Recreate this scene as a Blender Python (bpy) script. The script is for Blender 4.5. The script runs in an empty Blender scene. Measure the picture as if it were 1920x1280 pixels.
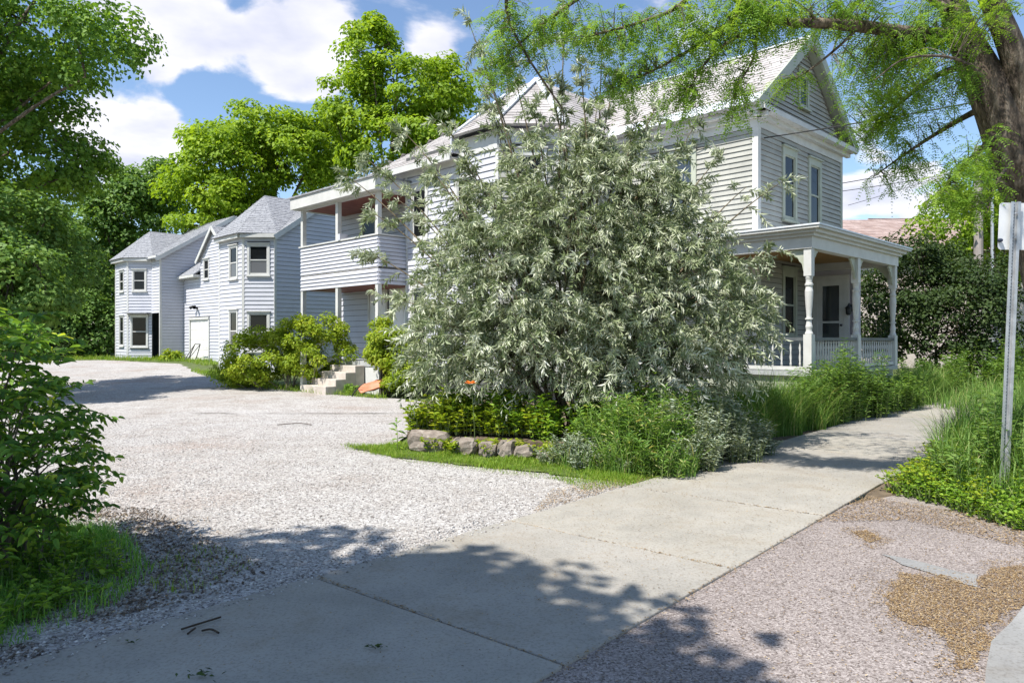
import bpy, math, random
import numpy as np
from mathutils import Vector, Matrix

# ------------------------------------------------------------------ camera, sky, sun
scn = bpy.context.scene
col = scn.collection
FPX = 1360.0           # focal length in pixels of the 1920 px wide photograph
HZ = 637.0             # horizon row
CAMZ = 1.5
cd = bpy.data.cameras.new('camera')
cam = bpy.data.objects.new('camera', cd); col.objects.link(cam)
cam.location = (0, 0, CAMZ); cam.rotation_euler = (math.radians(90), 0, 0)
cd.sensor_width = 36; cd.lens = 36 * FPX / 1920; cd.shift_y = -3 / 1920
cd.clip_start = 0.05; cd.clip_end = 2000
scn.camera = cam

SUN_EL = math.radians(57)
SUN_AZ = (-0.76, -0.65)                       # horizontal direction towards the sun
_l = math.hypot(*SUN_AZ); SUN_AZ = (SUN_AZ[0] / _l, SUN_AZ[1] / _l)
sun_dir = Vector((SUN_AZ[0] * math.cos(SUN_EL), SUN_AZ[1] * math.cos(SUN_EL), math.sin(SUN_EL)))
sd = bpy.data.lights.new('sun', 'SUN'); sd.energy = 4.4; sd.angle = math.radians(0.53); sd.color = (1, 0.96, 0.89)
so = bpy.data.objects.new('sun', sd); col.objects.link(so)
so.location = sun_dir * 60; so.rotation_euler = (-sun_dir).to_track_quat('-Z', 'Y').to_euler()

world = bpy.data.worlds.new('World'); scn.world = world; world.use_nodes = True
SKY_STRENGTH = 0.115
def build_world():
    nt = world.node_tree; N = nt.nodes; Lk = nt.links; N.clear()
    def n(t, **k):
        x = N.new(t)
        for a, v in k.items(): setattr(x, a, v)
        return x
    def mth(op, a, b=None, clamp=False):
        x = n('ShaderNodeMath', operation=op, use_clamp=clamp)
        for i, v in enumerate((a, b)):
            if v is None: continue
            if isinstance(v, (int, float)): x.inputs[i].default_value = v
            else: Lk.new(v, x.inputs[i])
        return x.outputs[0]
    sky = n('ShaderNodeTexSky', sky_type='NISHITA', sun_disc=False)
    sky.sun_elevation = SUN_EL; sky.sun_rotation = math.atan2(SUN_AZ[0], SUN_AZ[1])
    sky.altitude = 300; sky.air_density = 1.0; sky.dust_density = 0.4; sky.ozone_density = 2.6
    bg = n('ShaderNodeBackground'); bg.inputs[1].default_value = SKY_STRENGTH
    Lk.new(sky.outputs[0], bg.inputs[0])
    tc = n('ShaderNodeTexCoord')
    sp = n('ShaderNodeSeparateXYZ'); Lk.new(tc.outputs['Generated'], sp.inputs[0])
    zz = mth('ADD', mth('MAXIMUM', sp.outputs[2], 0.0), 0.16)
    cb = n('ShaderNodeCombineXYZ')
    Lk.new(mth('DIVIDE', sp.outputs[0], zz), cb.inputs[0]); Lk.new(mth('DIVIDE', sp.outputs[1], zz), cb.inputs[1])
    no = n('ShaderNodeTexNoise'); no.inputs['Scale'].default_value = 2.1; no.inputs['Detail'].default_value = 9
    no.inputs['Roughness'].default_value = 0.56; no.inputs['Distortion'].default_value = 0.25
    mp = n('ShaderNodeMapping'); mp.inputs['Location'].default_value = (5.3, 0.9, 0.4)
    Lk.new(cb.outputs[0], mp.inputs[0]); Lk.new(mp.outputs[0], no.inputs['Vector'])
    f = no.outputs['Fac']
    # the cumulus clouds that stand over the trees: one soft lump of cover for each
    for (px, py, r, wgt) in ((325, 40, 0.055, .24), (390, 70, .04, .14), (300, 110, .04, .16), (560, 75, 0.06, .25), (620, 90, .055, .18), (470, 110, .05, .17), (560, 160, .05, .14), (240, 265, 0.06, .24), (310, 250, .04, .15), (190, 250, .04, .15),
                             (810, 95, .04, .18), (1660, 350, .10, .16), (1640, 230, .05, .12)):
        c = Vector(((px - 960) / FPX, 1, (HZ - py) / FPX)).normalized()
        dp = n('ShaderNodeVectorMath', operation='DISTANCE'); Lk.new(tc.outputs['Generated'], dp.inputs[0])
        dp.inputs[1].default_value = c
        mr = n('ShaderNodeMapRange', interpolation_type='SMOOTHSTEP')
        mr.inputs[1].default_value = r * 1.5; mr.inputs[2].default_value = 0.0; mr.inputs[3].default_value = 0; mr.inputs[4].default_value = wgt
        Lk.new(dp.outputs['Value'], mr.inputs[0])
        f = mth('ADD', f, mr.outputs[0])
    ra = n('ShaderNodeMapRange', interpolation_type='SMOOTHSTEP')
    ra.inputs[1].default_value = 0.575; ra.inputs[2].default_value = 0.675; Lk.new(f, ra.inputs[0])
    n2 = n('ShaderNodeTexNoise'); n2.inputs['Scale'].default_value = 3.2; n2.inputs['Detail'].default_value = 6
    Lk.new(cb.outputs[0], n2.inputs['Vector'])
    cr = n('ShaderNodeValToRGB')
    cr.color_ramp.elements[0].position = .35; cr.color_ramp.elements[0].color = (.60, .62, .74, 1)
    cr.color_ramp.elements[1].position = .62; cr.color_ramp.elements[1].color = (.93, .91, .95, 1)
    Lk.new(n2.outputs['Fac'], cr.inputs[0])
    bc = n('ShaderNodeBackground'); bc.inputs[1].default_value = 0.74; Lk.new(cr.outputs[0], bc.inputs[0])
    mx = n('ShaderNodeMixShader')
    Lk.new(mth('MULTIPLY', ra.outputs[0], 0.93), mx.inputs[0]); Lk.new(bg.outputs[0], mx.inputs[1]); Lk.new(bc.outputs[0], mx.inputs[2])
    out = n('ShaderNodeOutputWorld'); Lk.new(mx.outputs[0], out.inputs[0])
build_world()
scn.view_settings.view_transform = 'Standard'; scn.view_settings.look = 'None'
scn.view_settings.exposure = 0.82; scn.view_settings.gamma = 1.0
scn.view_settings.use_curve_mapping = False
scn.render.engine = 'CYCLES'
cy = scn.cycles
cy.max_bounces = 7; cy.diffuse_bounces = 3; cy.glossy_bounces = 3; cy.transmission_bounces = 4; cy.transparent_max_bounces = 6
cy.use_denoising = True; cy.sample_clamp_indirect = 6
cy.caustics_reflective = False; cy.caustics_refractive = False

# ------------------------------------------------------------------ helpers
rng = np.random.default_rng(7)
random.seed(7)
def gz(y):                                     # the ground climbs gently behind the lot
    return 0.021 * np.clip(np.asarray(y, float) - 15, 0, 45)
def G(px, py):                                 # pixel on the ground -> world xy
    d = CAMZ * FPX / (py - HZ)
    if d > 15: d = (CAMZ + 0.315) / ((py - HZ) / FPX + 0.021)
    return ((px - 960) / FPX * d, d)
def Wd(px, py, d):
    return np.array(((px - 960) / FPX * d, d, CAMZ + (HZ - py) / FPX * d))
def tag(o, label=None, cat=None, group=None, kind=None):
    if label: o['label'] = label
    if cat: o['category'] = cat
    if group: o['group'] = group
    if kind: o['kind'] = kind
    return o
def thing(name, loc, label, cat, group=None):
    o = bpy.data.objects.new(name, None); o.location = loc; o.empty_display_size = .2; col.objects.link(o)
    return tag(o, label, cat, group)
def abs_loc(o):
    v = Vector(o.location)
    while o.parent: o = o.parent; v = v + Vector(o.location)
    return v
def link(o, parent=None):
    col.objects.link(o)
    if parent is not None:                     # meshes are written in world space; cancel the parent's place
        o.parent = parent
        o.matrix_parent_inverse = Matrix.Translation(-abs_loc(parent)) if parent.type == 'EMPTY' else Matrix.Identity(4)
    return o
def np_mesh(name, V, F, mat, parent=None, rnd=None, smooth=False):
    V = np.ascontiguousarray(V, dtype=np.float32); F = np.ascontiguousarray(F, dtype=np.int32)
    me = bpy.data.meshes.new(name)
    me.vertices.add(len(V)); me.vertices.foreach_set('co', V.ravel())
    me.loops.add(F.size); me.loops.foreach_set('vertex_index', F.ravel())
    me.polygons.add(len(F)); me.polygons.foreach_set('loop_start', np.arange(len(F), dtype=np.int32) * F.shape[1])
    if smooth: me.polygons.foreach_set('use_smooth', np.ones(len(F), dtype=bool))
    me.update(calc_edges=True)
    if rnd is not None:
        at = me.attributes.new('rnd', 'FLOAT', 'POINT'); at.data.foreach_set('value', np.ascontiguousarray(rnd, dtype=np.float32))
    me.materials.append(mat)
    return link(bpy.data.objects.new(name, me), parent)
class MB:                                      # collects polygons, becomes one mesh object
    def __init__(s): s.v = []; s.f = []
    def add(s, verts, faces):
        o = len(s.v); s.v += [tuple(map(float, p)) for p in verts]; s.f += [tuple(i + o for i in f) for f in faces]
        return s
    def hexa(s, c):                            # 8 corners: bottom 4 ccw, top 4 ccw
        return s.add(c, ((3, 2, 1, 0), (4, 5, 6, 7), (0, 1, 5, 4), (1, 2, 6, 5), (2, 3, 7, 6), (3, 0, 4, 7)))
    def prism(s, poly, off):                   # polygon of 3d points and an offset vector
        n = len(poly); P = [Vector(p) for p in poly]; Q = [p + Vector(off) for p in P]
        return s.add(P + Q, [tuple(range(n))[::-1], tuple(range(n, 2 * n))] + [(i, (i + 1) % n, n + (i + 1) % n, n + i) for i in range(n)])
    def box(s, c, h, rz=0):
        ca, sa = math.cos(rz), math.sin(rz); P = []
        for z in (-1, 1):
            for x, y in ((-1, -1), (1, -1), (1, 1), (-1, 1)):
                X, Y = x * h[0], y * h[1]; P.append((c[0] + X * ca - Y * sa, c[1] + X * sa + Y * ca, c[2] + z * h[2]))
        return s.hexa(P)
    def tube(s, pts, rad, n=6):
        V, F = tube_arr(pts, rad, n); return s.add(V, F)
    def lathe(s, c, prof, n=14):               # profile of (r, z)
        o = len(s.v)
        for r, z in prof:
            for k in range(n):
                t = 2 * math.pi * k / n; s.v.append((c[0] + r * math.cos(t), c[1] + r * math.sin(t), c[2] + z))
        for i in range(len(prof) - 1):
            for k in range(n):
                a = o + i * n + k; b = o + i * n + (k + 1) % n; s.f.append((a, b, b + n, a + n))
        s.f.append(tuple(o + k for k in range(n))[::-1]); s.f.append(tuple(o + (len(prof) - 1) * n + k for k in range(n)))
        return s
    def build(s, name, mat, parent=None, smooth=False, kind=None, bevel=0):
        me = bpy.data.meshes.new(name); me.from_pydata(s.v, [], s.f); me.update()
        if smooth: me.polygons.foreach_set('use_smooth', [True] * len(me.polygons))
        me.materials.append(mat)
        o = link(bpy.data.objects.new(name, me), parent)
        if bevel:
            m = o.modifiers.new('bevel', 'BEVEL'); m.width = bevel; m.segments = 2; m.limit_method = 'ANGLE'
        if kind: o['kind'] = kind
        return o
def tube_arr(pts, rad, n=6):
    P = np.asarray(pts, float); m = len(P)
    R = np.full(m, rad) if np.isscalar(rad) else np.asarray(rad, float)
    T = np.gradient(P, axis=0); T /= np.linalg.norm(T, axis=1, keepdims=True) + 1e-9
    up = np.array([0, 0, 1.]) if abs(T[0][2]) < .9 else np.array([1., 0, 0])
    U = np.cross(T, up); U /= np.linalg.norm(U, axis=1, keepdims=True) + 1e-9
    Wv = np.cross(T, U)
    an = np.arange(n) * 2 * np.pi / n
    V = P[:, None, :] + R[:, None, None] * (np.cos(an)[None, :, None] * U[:, None, :] + np.sin(an)[None, :, None] * Wv[:, None, :])
    i = np.arange(m - 1)[:, None] * n; k = np.arange(n)[None, :]; k2 = (k + 1) % n
    F = np.stack([i + k, i + k2, i + n + k2, i + n + k], -1).reshape(-1, 4)
    return V.reshape(-1, 3), F
def merge(lst):
    Vs, Fs, o = [], [], 0
    for V, F in lst: Vs.append(V); Fs.append(np.asarray(F) + o); o += len(V)
    return np.concatenate(Vs), np.concatenate(Fs)
def bez(p0, p1, p2, n=8):
    t = np.linspace(0, 1, n)[:, None]
    return (1 - t) ** 2 * np.asarray(p0, float) + 2 * t * (1 - t) * np.asarray(p1, float) + t ** 2 * np.asarray(p2, float)
def catmull(pts, k=5):
    P = np.asarray(pts, float); P = np.vstack([2 * P[0] - P[1], P, 2 * P[-1] - P[-2]]); out = []
    for i in range(1, len(P) - 2):
        for t in np.linspace(0, 1, k, endpoint=False):
            a, b, c, d = P[i - 1], P[i], P[i + 1], P[i + 2]
            out.append(.5 * (2 * b + (c - a) * t + (2 * a - 5 * b + 4 * c - d) * t * t + (3 * b - a - 3 * c + d) * t ** 3))
    out.append(P[-2]); return np.array(out)
def unit(v): return v / (np.linalg.norm(v, axis=-1, keepdims=True) + 1e-9)
def rdir(n): return unit(rng.normal(size=(n, 3)))

# ------------------------------------------------------------------ materials
def mat_new(name):
    m = bpy.data.materials.new(name); m.use_nodes = True
    nt = m.node_tree; nt.nodes.clear()
    out = nt.nodes.new('ShaderNodeOutputMaterial'); b = nt.nodes.new('ShaderNodeBsdfPrincipled')
    nt.links.new(b.outputs[0], out.inputs[0]); return m, nt, b, out
def noise_node(nt, scale, detail=4, rough=.55, obj=True, vec=None, stretch=None):
    tc = nt.nodes.new('ShaderNodeTexCoord'); no = nt.nodes.new('ShaderNodeTexNoise')
    no.inputs['Scale'].default_value = scale; no.inputs['Detail'].default_value = detail; no.inputs['Roughness'].default_value = rough
    if stretch:
        mp = nt.nodes.new('ShaderNodeMapping'); mp.inputs['Scale'].default_value = stretch
        nt.links.new(tc.outputs['Object'], mp.inputs[0]); nt.links.new(mp.outputs[0], no.inputs['Vector'])
    else: nt.links.new(tc.outputs['Object'], no.inputs['Vector'])
    return no
def ramp(nt, fac, stops):
    r = nt.nodes.new('ShaderNodeValToRGB'); e = r.color_ramp.elements
    while len(e) < len(stops): e.new(.5)
    for x, (p, c) in zip(e, stops): x.position = p; x.color = (*c, 1)
    nt.links.new(fac, r.inputs[0]); return r.outputs[0]
def mixc(nt, fac, a, b, mode='MIX'):
    m = nt.nodes.new('ShaderNodeMix'); m.data_type = 'RGBA'; m.blend_type = mode
    for sock, v in ((m.inputs[0], fac), (m.inputs[6], a), (m.inputs[7], b)):
        if hasattr(v, 'is_linked'): nt.links.new(v, sock)
        elif isinstance(v, (int, float)): sock.default_value = v
        else: sock.default_value = (*v, 1)
    return m.outputs[2]
def bump(nt, b, h, strength=.3, dist=.02):
    bp = nt.nodes.new('ShaderNodeBump'); bp.inputs['Strength'].default_value = strength; bp.inputs['Distance'].default_value = dist
    nt.links.new(h, bp.inputs['Height']); nt.links.new(bp.outputs[0], b.inputs['Normal']); return bp
def mat_plain(name, c1, c2, scale=3, rough=.6, bs=.15, stretch=None, spots=None, spec=.3, objrand=0, low=.3, high=.7):
    m, nt, b, out = mat_new(name)
    no = noise_node(nt, scale, 6, .6, stretch=stretch); c = ramp(nt, no.outputs['Fac'], ((low, c1), (high, c2)))
    if spots:
        n2 = noise_node(nt, spots[1], 5, .6, stretch=spots[4] if len(spots) > 4 else None)
        k = ramp(nt, n2.outputs['Fac'], ((spots[2], (0, 0, 0)), (spots[3], (1, 1, 1)))); c = mixc(nt, k, c, spots[0])
    if objrand:
        oi = nt.nodes.new('ShaderNodeObjectInfo'); mr = nt.nodes.new('ShaderNodeMapRange')
        mr.inputs[3].default_value = 1 - objrand; mr.inputs[4].default_value = 1 + objrand * .4
        nt.links.new(oi.outputs['Random'], mr.inputs[0])
        cbn = nt.nodes.new('ShaderNodeCombineColor')
        for i in range(3): nt.links.new(mr.outputs[0], cbn.inputs[i])
        c = mixc(nt, 1.0, c, cbn.outputs[0], 'MULTIPLY')
    nt.links.new(c, b.inputs['Base Color']); b.inputs['Roughness'].default_value = rough; b.inputs['Specular IOR Level'].default_value = spec
    if bs:
        n3 = noise_node(nt, scale * 6, 5, .6, stretch=stretch); bump(nt, b, n3.outputs['Fac'], bs, .01)
    return m
def mat_leaf(name, stops, trans=.35, rough=.55, spec=.25, tcol=None, gain=1.45):
    stops = [(p, tuple(v * gain for v in c)) for p, c in stops]
    m, nt, b, out = mat_new(name)
    at = nt.nodes.new('ShaderNodeAttribute'); at.attribute_name = 'rnd'
    c = ramp(nt, at.outputs['Fac'], stops); nt.links.new(c, b.inputs['Base Color'])
    b.inputs['Roughness'].default_value = rough; b.inputs['Specular IOR Level'].default_value = spec
    tr = nt.nodes.new('ShaderNodeBsdfTranslucent')
    nt.links.new(mixc(nt, 1.0, c, tcol or (1.25, 1.2, .55), 'MULTIPLY'), tr.inputs[0])
    mx = nt.nodes.new('ShaderNodeMixShader'); mx.inputs[0].default_value = trans
    nt.links.new(b.outputs[0], mx.inputs[1]); nt.links.new(tr.outputs[0], mx.inputs[2]); nt.links.new(mx.outputs[0], out.inputs[0])
    return m
# ------------------------------------------------------------------ ground, lot, sidewalk
def mat_gravel():
    m, nt, b, out = mat_new('gravel')
    tc = nt.nodes.new('ShaderNodeTexCoord')
    vo = nt.nodes.new('ShaderNodeTexVoronoi'); vo.inputs['Scale'].default_value = 62; nt.links.new(tc.outputs['Object'], vo.inputs['Vector'])
    sx = nt.nodes.new('ShaderNodeSeparateColor'); nt.links.new(vo.outputs['Color'], sx.inputs[0])
    c = ramp(nt, sx.outputs[0], ((0, (.14, .125, .115)), (.22, (.33, .31, .295)), (.6, (.45, .43, .41)), (1, (.61, .59, .57))))
    big = noise_node(nt, .35, 5, .6); w = ramp(nt, big.outputs['Fac'], ((.40, (.95, .95, .95)), (.55, (.88, .86, .84)), (.70, (.78, .67, .60))))
    c = mixc(nt, .85, c, w, 'MULTIPLY')
    mid = noise_node(nt, 1.6, 6, .65); w2 = ramp(nt, mid.outputs['Fac'], ((.36, (.80, .77, .74)), (.56, (1, 1, 1))))
    c = mixc(nt, .7, c, w2, 'MULTIPLY')
    nt.links.new(c, b.inputs['Base Color']); b.inputs['Roughness'].default_value = .9; b.inputs['Specular IOR Level'].default_value = .15
    bump(nt, b, vo.outputs['Distance'], .45, .012)
    return m
def mat_concrete(name, c1, c2, dark):
    m, nt, b, out = mat_new(name)
    n1 = noise_node(nt, 1.1, 7, .62); c = ramp(nt, n1.outputs['Fac'], ((.3, c1), (.7, c2)))
    n2 = noise_node(nt, 55, 3, .7); k = ramp(nt, n2.outputs['Fac'], ((.36, dark), (.5, (1, 1, 1)), (.72, (1.0, 1.0, 1.0))))
    c = mixc(nt, .55, c, k, 'MULTIPLY')
    n4 = noise_node(nt, 1.7, 6, .72); k4 = ramp(nt, n4.outputs['Fac'], ((.40, (.88, .89, .90)), (.52, (1, 1, 1)), (.72, (.82, .76, .68)))); c = mixc(nt, .8, c, k4, 'MULTIPLY')
    oi = nt.nodes.new('ShaderNodeObjectInfo'); orr = ramp(nt, oi.outputs['Random'], ((0, (.92, .92, .93)), (1, (1.04, 1.03, 1.0)))); c = mixc(nt, 1.0, c, orr, 'MULTIPLY')
    nt.links.new(c, b.inputs['Base Color']); b.inputs['Roughness'].default_value = .85; b.inputs['Specular IOR Level'].default_value = .2
    n3 = noise_node(nt, 90, 4, .7); bump(nt, b, n3.outputs['Fac'], .25, .004)
    return m
def mat_asphalt():
    m, nt, b, out = mat_new('worn_asphalt')
    tc = nt.nodes.new('ShaderNodeTexCoord')
    vo = nt.nodes.new('ShaderNodeTexVoronoi'); vo.inputs['Scale'].default_value = 105; nt.links.new(tc.outputs['Object'], vo.inputs['Vector'])
    sx = nt.nodes.new('ShaderNodeSeparateColor'); nt.links.new(vo.outputs['Color'], sx.inputs[0])
    c = ramp(nt, sx.outputs[0], ((0, (.11, .092, .083)), (.3, (.24, .21, .195)), (.7, (.31, .275, .26)), (1, (.42, .38, .36))))
    n1 = noise_node(nt, .9, 6, .6); w = ramp(nt, n1.outputs['Fac'], ((.35, (.86, .83, .82)), (.65, (1.08, 1.05, 1.04)))); c = mixc(nt, .9, c, w, 'MULTIPLY')
    nt.links.new(c, b.inputs['Base Color']); b.inputs['Roughness'].default_value = .9; b.inputs['Specular IOR Level'].default_value = .15
    bump(nt, b, vo.outputs['Distance'], .5, .012); return m
M_gravel = mat_gravel()
M_conc = mat_concrete('sidewalk_concrete', (.305, .285, .25), (.385, .362, .325), (.62, .58, .54))
M_kerb = mat_concrete('kerb_concrete', (.25, .245, .235), (.35, .345, .335), (.6, .57, .54))
M_asph = mat_asphalt()
M_soil = mat_plain('soil', (.085, .062, .042), (.19, .145, .10), 5, .95, .5)
M_lawn = mat_plain('lawn_soil', (.05, .085, .02), (.13, .15, .05), 3, .95, .4)
M_dirt = mat_plain('dirty_gravel', (.16, .125, .10), (.42, .39, .36), 26, .95, .6, low=.42, high=.6)
M_litter = mat_plain('seed_litter', (.13, .10, .075), (.33, .28, .23), 40, .95, .5)

def sheet(name, poly, z, mat, sub=0, parent=None, kind='structure', jitter=0):
    me = bpy.data.meshes.new(name)
    P = [(p[0], p[1], z + float(gz(p[1]))) for p in poly]
    me.from_pydata(P, [], [tuple(range(len(P)))]); me.update(); me.materials.append(mat)
    o = link(bpy.data.objects.new(name, me), parent)
    if kind: o['kind'] = kind
    return o
def rough_poly(pts, step=.18, amp=.06, seed=1):
    r = random.Random(seed); out = []
    for i, p in enumerate(pts):
        q = pts[(i + 1) % len(pts)]; L = math.hypot(q[0] - p[0], q[1] - p[1]); n = max(1, int(L / step))
        for k in range(n):
            t = k / n; out.append((p[0] + (q[0] - p[0]) * t + r.uniform(-amp, amp), p[1] + (q[1] - p[1]) * t + r.uniform(-amp, amp)))
    return out
# the ground: one sheet out to the horizon, climbing behind the lot
ys = [-150, -20, 0, 15, 20, 30, 45, 60, 150, 600]
xs = [-600, -60, -20, 0, 20, 60, 600]
V = np.array([(x, y, -.06 + float(gz(y))) for y in ys for x in xs]); nx = len(xs)
Fq = np.array([(j * nx + i, j * nx + i + 1, (j + 1) * nx + i + 1, (j + 1) * nx + i) for j in range(len(ys) - 1) for i in range(nx - 1)])
np_mesh('ground', V, Fq, M_lawn)['kind'] = 'structure'
SU = np.array((.65, .76)); SU = SU / np.linalg.norm(SU); SN = np.array((-SU[1], SU[0]))     # along / across the sidewalk
def S(s, n): p = SU * s + SN * n; return (float(p[0]), float(p[1]))
SW0, SW1 = 2.0, 3.96
# gravel lot, split in two sheets at the foot of the rise
lot_pts = [S(-4.5, SW1 - .1), S(3.7, SW1 - .1), S(7.4, SW1 - .05), (1.9, 8.2), (1.2, 8.4), (-.2, 9.3), (-1.8, 10.2), (-1.55, 12.6), (-1.85, 15)]
lot_near = lot_pts + [(-18, 15), (-14, 8), (-9, 2)]
sheet('gravel_lot', rough_poly(lot_near, .3, .05, 3), -.024, M_gravel)
lot_far = [(-1.85, 15), (-2.15, 17.6), (-3.9, 18.5), (-6.8, 20.8), (-9.6, 24.4), (-12.5, 28.6), (-15.5, 34), (-21, 37.5), (-30, 36), (-32, 26), (-18, 15)]
sheet('gravel_drive', rough_poly(lot_far, .4, .10, 4), -.023, M_gravel)
# soil bed round the house, grass verge of the lot
sheet('planting_bed', rough_poly([S(7.2, SW1), S(12, SW1), S(26, SW1 + .1), (12, 24), (4, 20), (-2.15, 17.6), (-1.85, 15), (-1.55, 12.6), (-1.3, 9.9), (0.2, 9.0), (1.3, 8.2)], .4, .05, 5), -.014, M_soil)
verge = [(-2.3, 10.25), (-1.5, 9.35), (-.5, 8.75), (.5, 8.15), (1.25, 7.72), (1.6, 7.85), (1.0, 8.6), (.1, 9.3), (-.9, 9.8), (-1.5, 10.6)]
sheet('grass_verge', rough_poly(verge, .15, .05, 6), -.006, M_lawn)
sheet('verge_soil', rough_poly([S(6.9, SW0 + .03), S(19, SW0 + .03), (16, 18), (12, 10), (7, 4.6), (5.2, 4.9), (4.1, 5.5), (3.65, 6.3)], .3, .05, 15), -.020, M_soil)
# sidewalk: every slab is cast on its own
sw = thing('sidewalk', (*S(4, 3), 0), 'pale concrete sidewalk running from the foreground past the porch', 'sidewalk'); sw['kind'] = 'structure'
del sw['category']
slab_len = 1.875; s0 = 0.82 - slab_len * 3
slab_boxes = []
for k in range(14):
    a0 = s0 + k * slab_len + .009; a1 = s0 + (k + 1) * slab_len - .009
    sk = .03 if k % 2 else -.02
    P = [S(a0 - sk, SW0), S(a1 + sk * .5, SW0), S(a1 - sk * .5, SW1), S(a0 + sk, SW1)]
    h = random.uniform(-.006, .006); h2 = random.uniform(-.004, .004)
    m = MB()
    bot = [(p[0], p[1], -.12 + float(gz(p[1]))) for p in P]; top = [(p[0], p[1], (h if i in (0, 3) else h2) + .0 + float(gz(p[1]))) for i, p in enumerate(P)]
    m.hexa(bot + top); m.build('slab', M_conc, sw, bevel=.008)
# asphalt apron on the street side of the walk, kerb and gutter at the corner
sheet('asphalt_apron', [S(-6, SW0 + .02), S(7.0, SW0 + .02), S(9, 1.4), (6.5, 6.0), (6, 2.2), (0, -2)], -.018, M_asph)
kerb_pts = [(1.95, 3.0), (2.385, 3.62), (2.95, 4.16), (3.8, 4.9), (4.6, 5.6), (5.3, 5.2), (3.3, 3.2), (2.5, 2.2)]
k = MB(); k.prism([(x, y, -.05) for x, y in rough_poly(kerb_pts, .3, .02, 2)], (0, 0, .045)); k.build('kerb_gutter', M_kerb)['kind'] = 'structure'
sheet('street', [(2.75, 1.5), (2.85, 2.55), (3.05, 3.2), (3.7, 3.85), (5.6, 5.6), (30, 25), (30, -20), (2, -20)], .004, M_asph)
lit_pts = [G(1655, 1110), G(1700, 1070), G(1790, 1080), G(1835, 1095), G(1860, 1060), G(1905, 1060), (3.9, 4.7), G(1900, 1140), G(1855, 1180), G(1850, 1230), G(1800, 1255), G(1770, 1185), G(1700, 1160)]
sheet('asphalt_repair', rough_poly([G(1655, 1035), G(1735, 1050), G(1800, 1068), G(1832, 1072), G(1830, 1096), G(1770, 1078), G(1690, 1055)], .1, .015, 13), -.012, M_kerb)

# loose stones, litter flakes: far too many to count
def in_poly(P, poly):
    x, y = P[:, 0], P[:, 1]; c = np.zeros(len(P), bool); n = len(poly)
    for i in range(n):
        x1, y1 = poly[i]; x2, y2 = poly[(i + 1) % n]
        if y1 == y2: continue
        c ^= ((y1 > y) != (y2 > y)) & (x < (x2 - x1) * (y - y1) / (y2 - y1) + x1)
    return c
def scatter(poly, n, ymin=None, bias=None):
    P = np.array(poly); lo, hi = P.min(0), P.max(0); out = np.zeros((0, 2))
    while len(out) < n:
        q = rng.uniform(lo, hi, (n * 2, 2)); q = q[in_poly(q, poly)]
        if bias is not None: q = q[rng.random(len(q)) < bias(q)]
        out = np.vstack([out, q])
    return out[:n]
OCT = np.array([(1, 0, 0), (0, 1, 0), (-1, 0, 0), (0, -1, 0), (0, 0, .7), (0, 0, -.5)], float)
OCF = np.array([(0, 1, 4), (1, 2, 4), (2, 3, 4), (3, 0, 4), (1, 0, 5), (2, 1, 5), (3, 2, 5), (0, 3, 5)])
def stones(name, P, z, r0, r1, mat, label):
    n = len(P); r = rng.uniform(r0, r1, n) * (1 + .6 * rng.random(n) ** 4)
    V = OCT[None] * r[:, None, None] * rng.uniform(.6, 1.2, (n, 6, 3))
    a = rng.uniform(0, 6.28, n); ca, sa = np.cos(a)[:, None], np.sin(a)[:, None]
    X = V[..., 0] * ca - V[..., 1] * sa; Y = V[..., 0] * sa + V[..., 1] * ca
    V = np.stack([X + P[:, :1], Y + P[:, 1:2], V[..., 2] + z + gz(P[:, 1])[:, None]], -1).reshape(-1, 3)
    F = (OCF[None] + (np.arange(n) * 6)[:, None, None]).reshape(-1, 3)
    return tag(np_mesh(name, V, F, mat, rnd=np.repeat(rng.random(n), 6)), label, 'stones', kind='stuff')
def mat_rnd(name, stops, rough=.85):
    m, nt, b, out = mat_new(name); at = nt.nodes.new('ShaderNodeAttribute'); at.attribute_name = 'rnd'
    nt.links.new(ramp(nt, at.outputs['Fac'], stops), b.inputs['Base Color']); b.inputs['Roughness'].default_value = rough; b.inputs['Specular IOR Level'].default_value = .15; return m
M_stone = mat_rnd('loose_stone', ((0, (.13, .115, .105)), (.3, (.31, .29, .275)), (.75, (.45, .43, .41)), (1, (.62, .60, .58))))
near = lambda q: np.clip(1.3 - (q[:, 1] - 4) / 9, .05, 1) * (q[:, 0] > -.75 * q[:, 1] - .5)
stones('loose_gravel', scatter(lot_near, 52000, bias=near), -.024, .004, .012, M_stone, 'loose pale crushed gravel covering the parking lot')
edge = scatter([S(-2.5, SW1 - .12), S(4.5, SW1 - .12), S(4.5, SW1 + .25), S(-2.5, SW1 + .25)], 1500)
stones('gravel_spill', edge, .0, .004, .011, M_stone, 'small gravel spilled along the sidewalk edge')
M_chip = mat_rnd('asphalt_chip', ((0, (.10, .08, .07)), (.4, (.25, .215, .20)), (.8, (.34, .30, .28)), (1, (.48, .44, .41))))
ap = scatter([S(-1, SW0 - .02), S(6.9, SW0 - .02), (4.4, 5.6), (2.3, 3.3), (1.5, 2.4)], 14000)
stones('asphalt_chippings', ap, -.018, .002, .0048, M_chip, 'fine stone chippings bedded in the worn asphalt apron')
M_flake = mat_rnd('litter_flake', ((0, (.09, .055, .03)), (.35, (.20, .125, .06)), (.7, (.34, .23, .115)), (1, (.50, .39, .24))))
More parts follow.
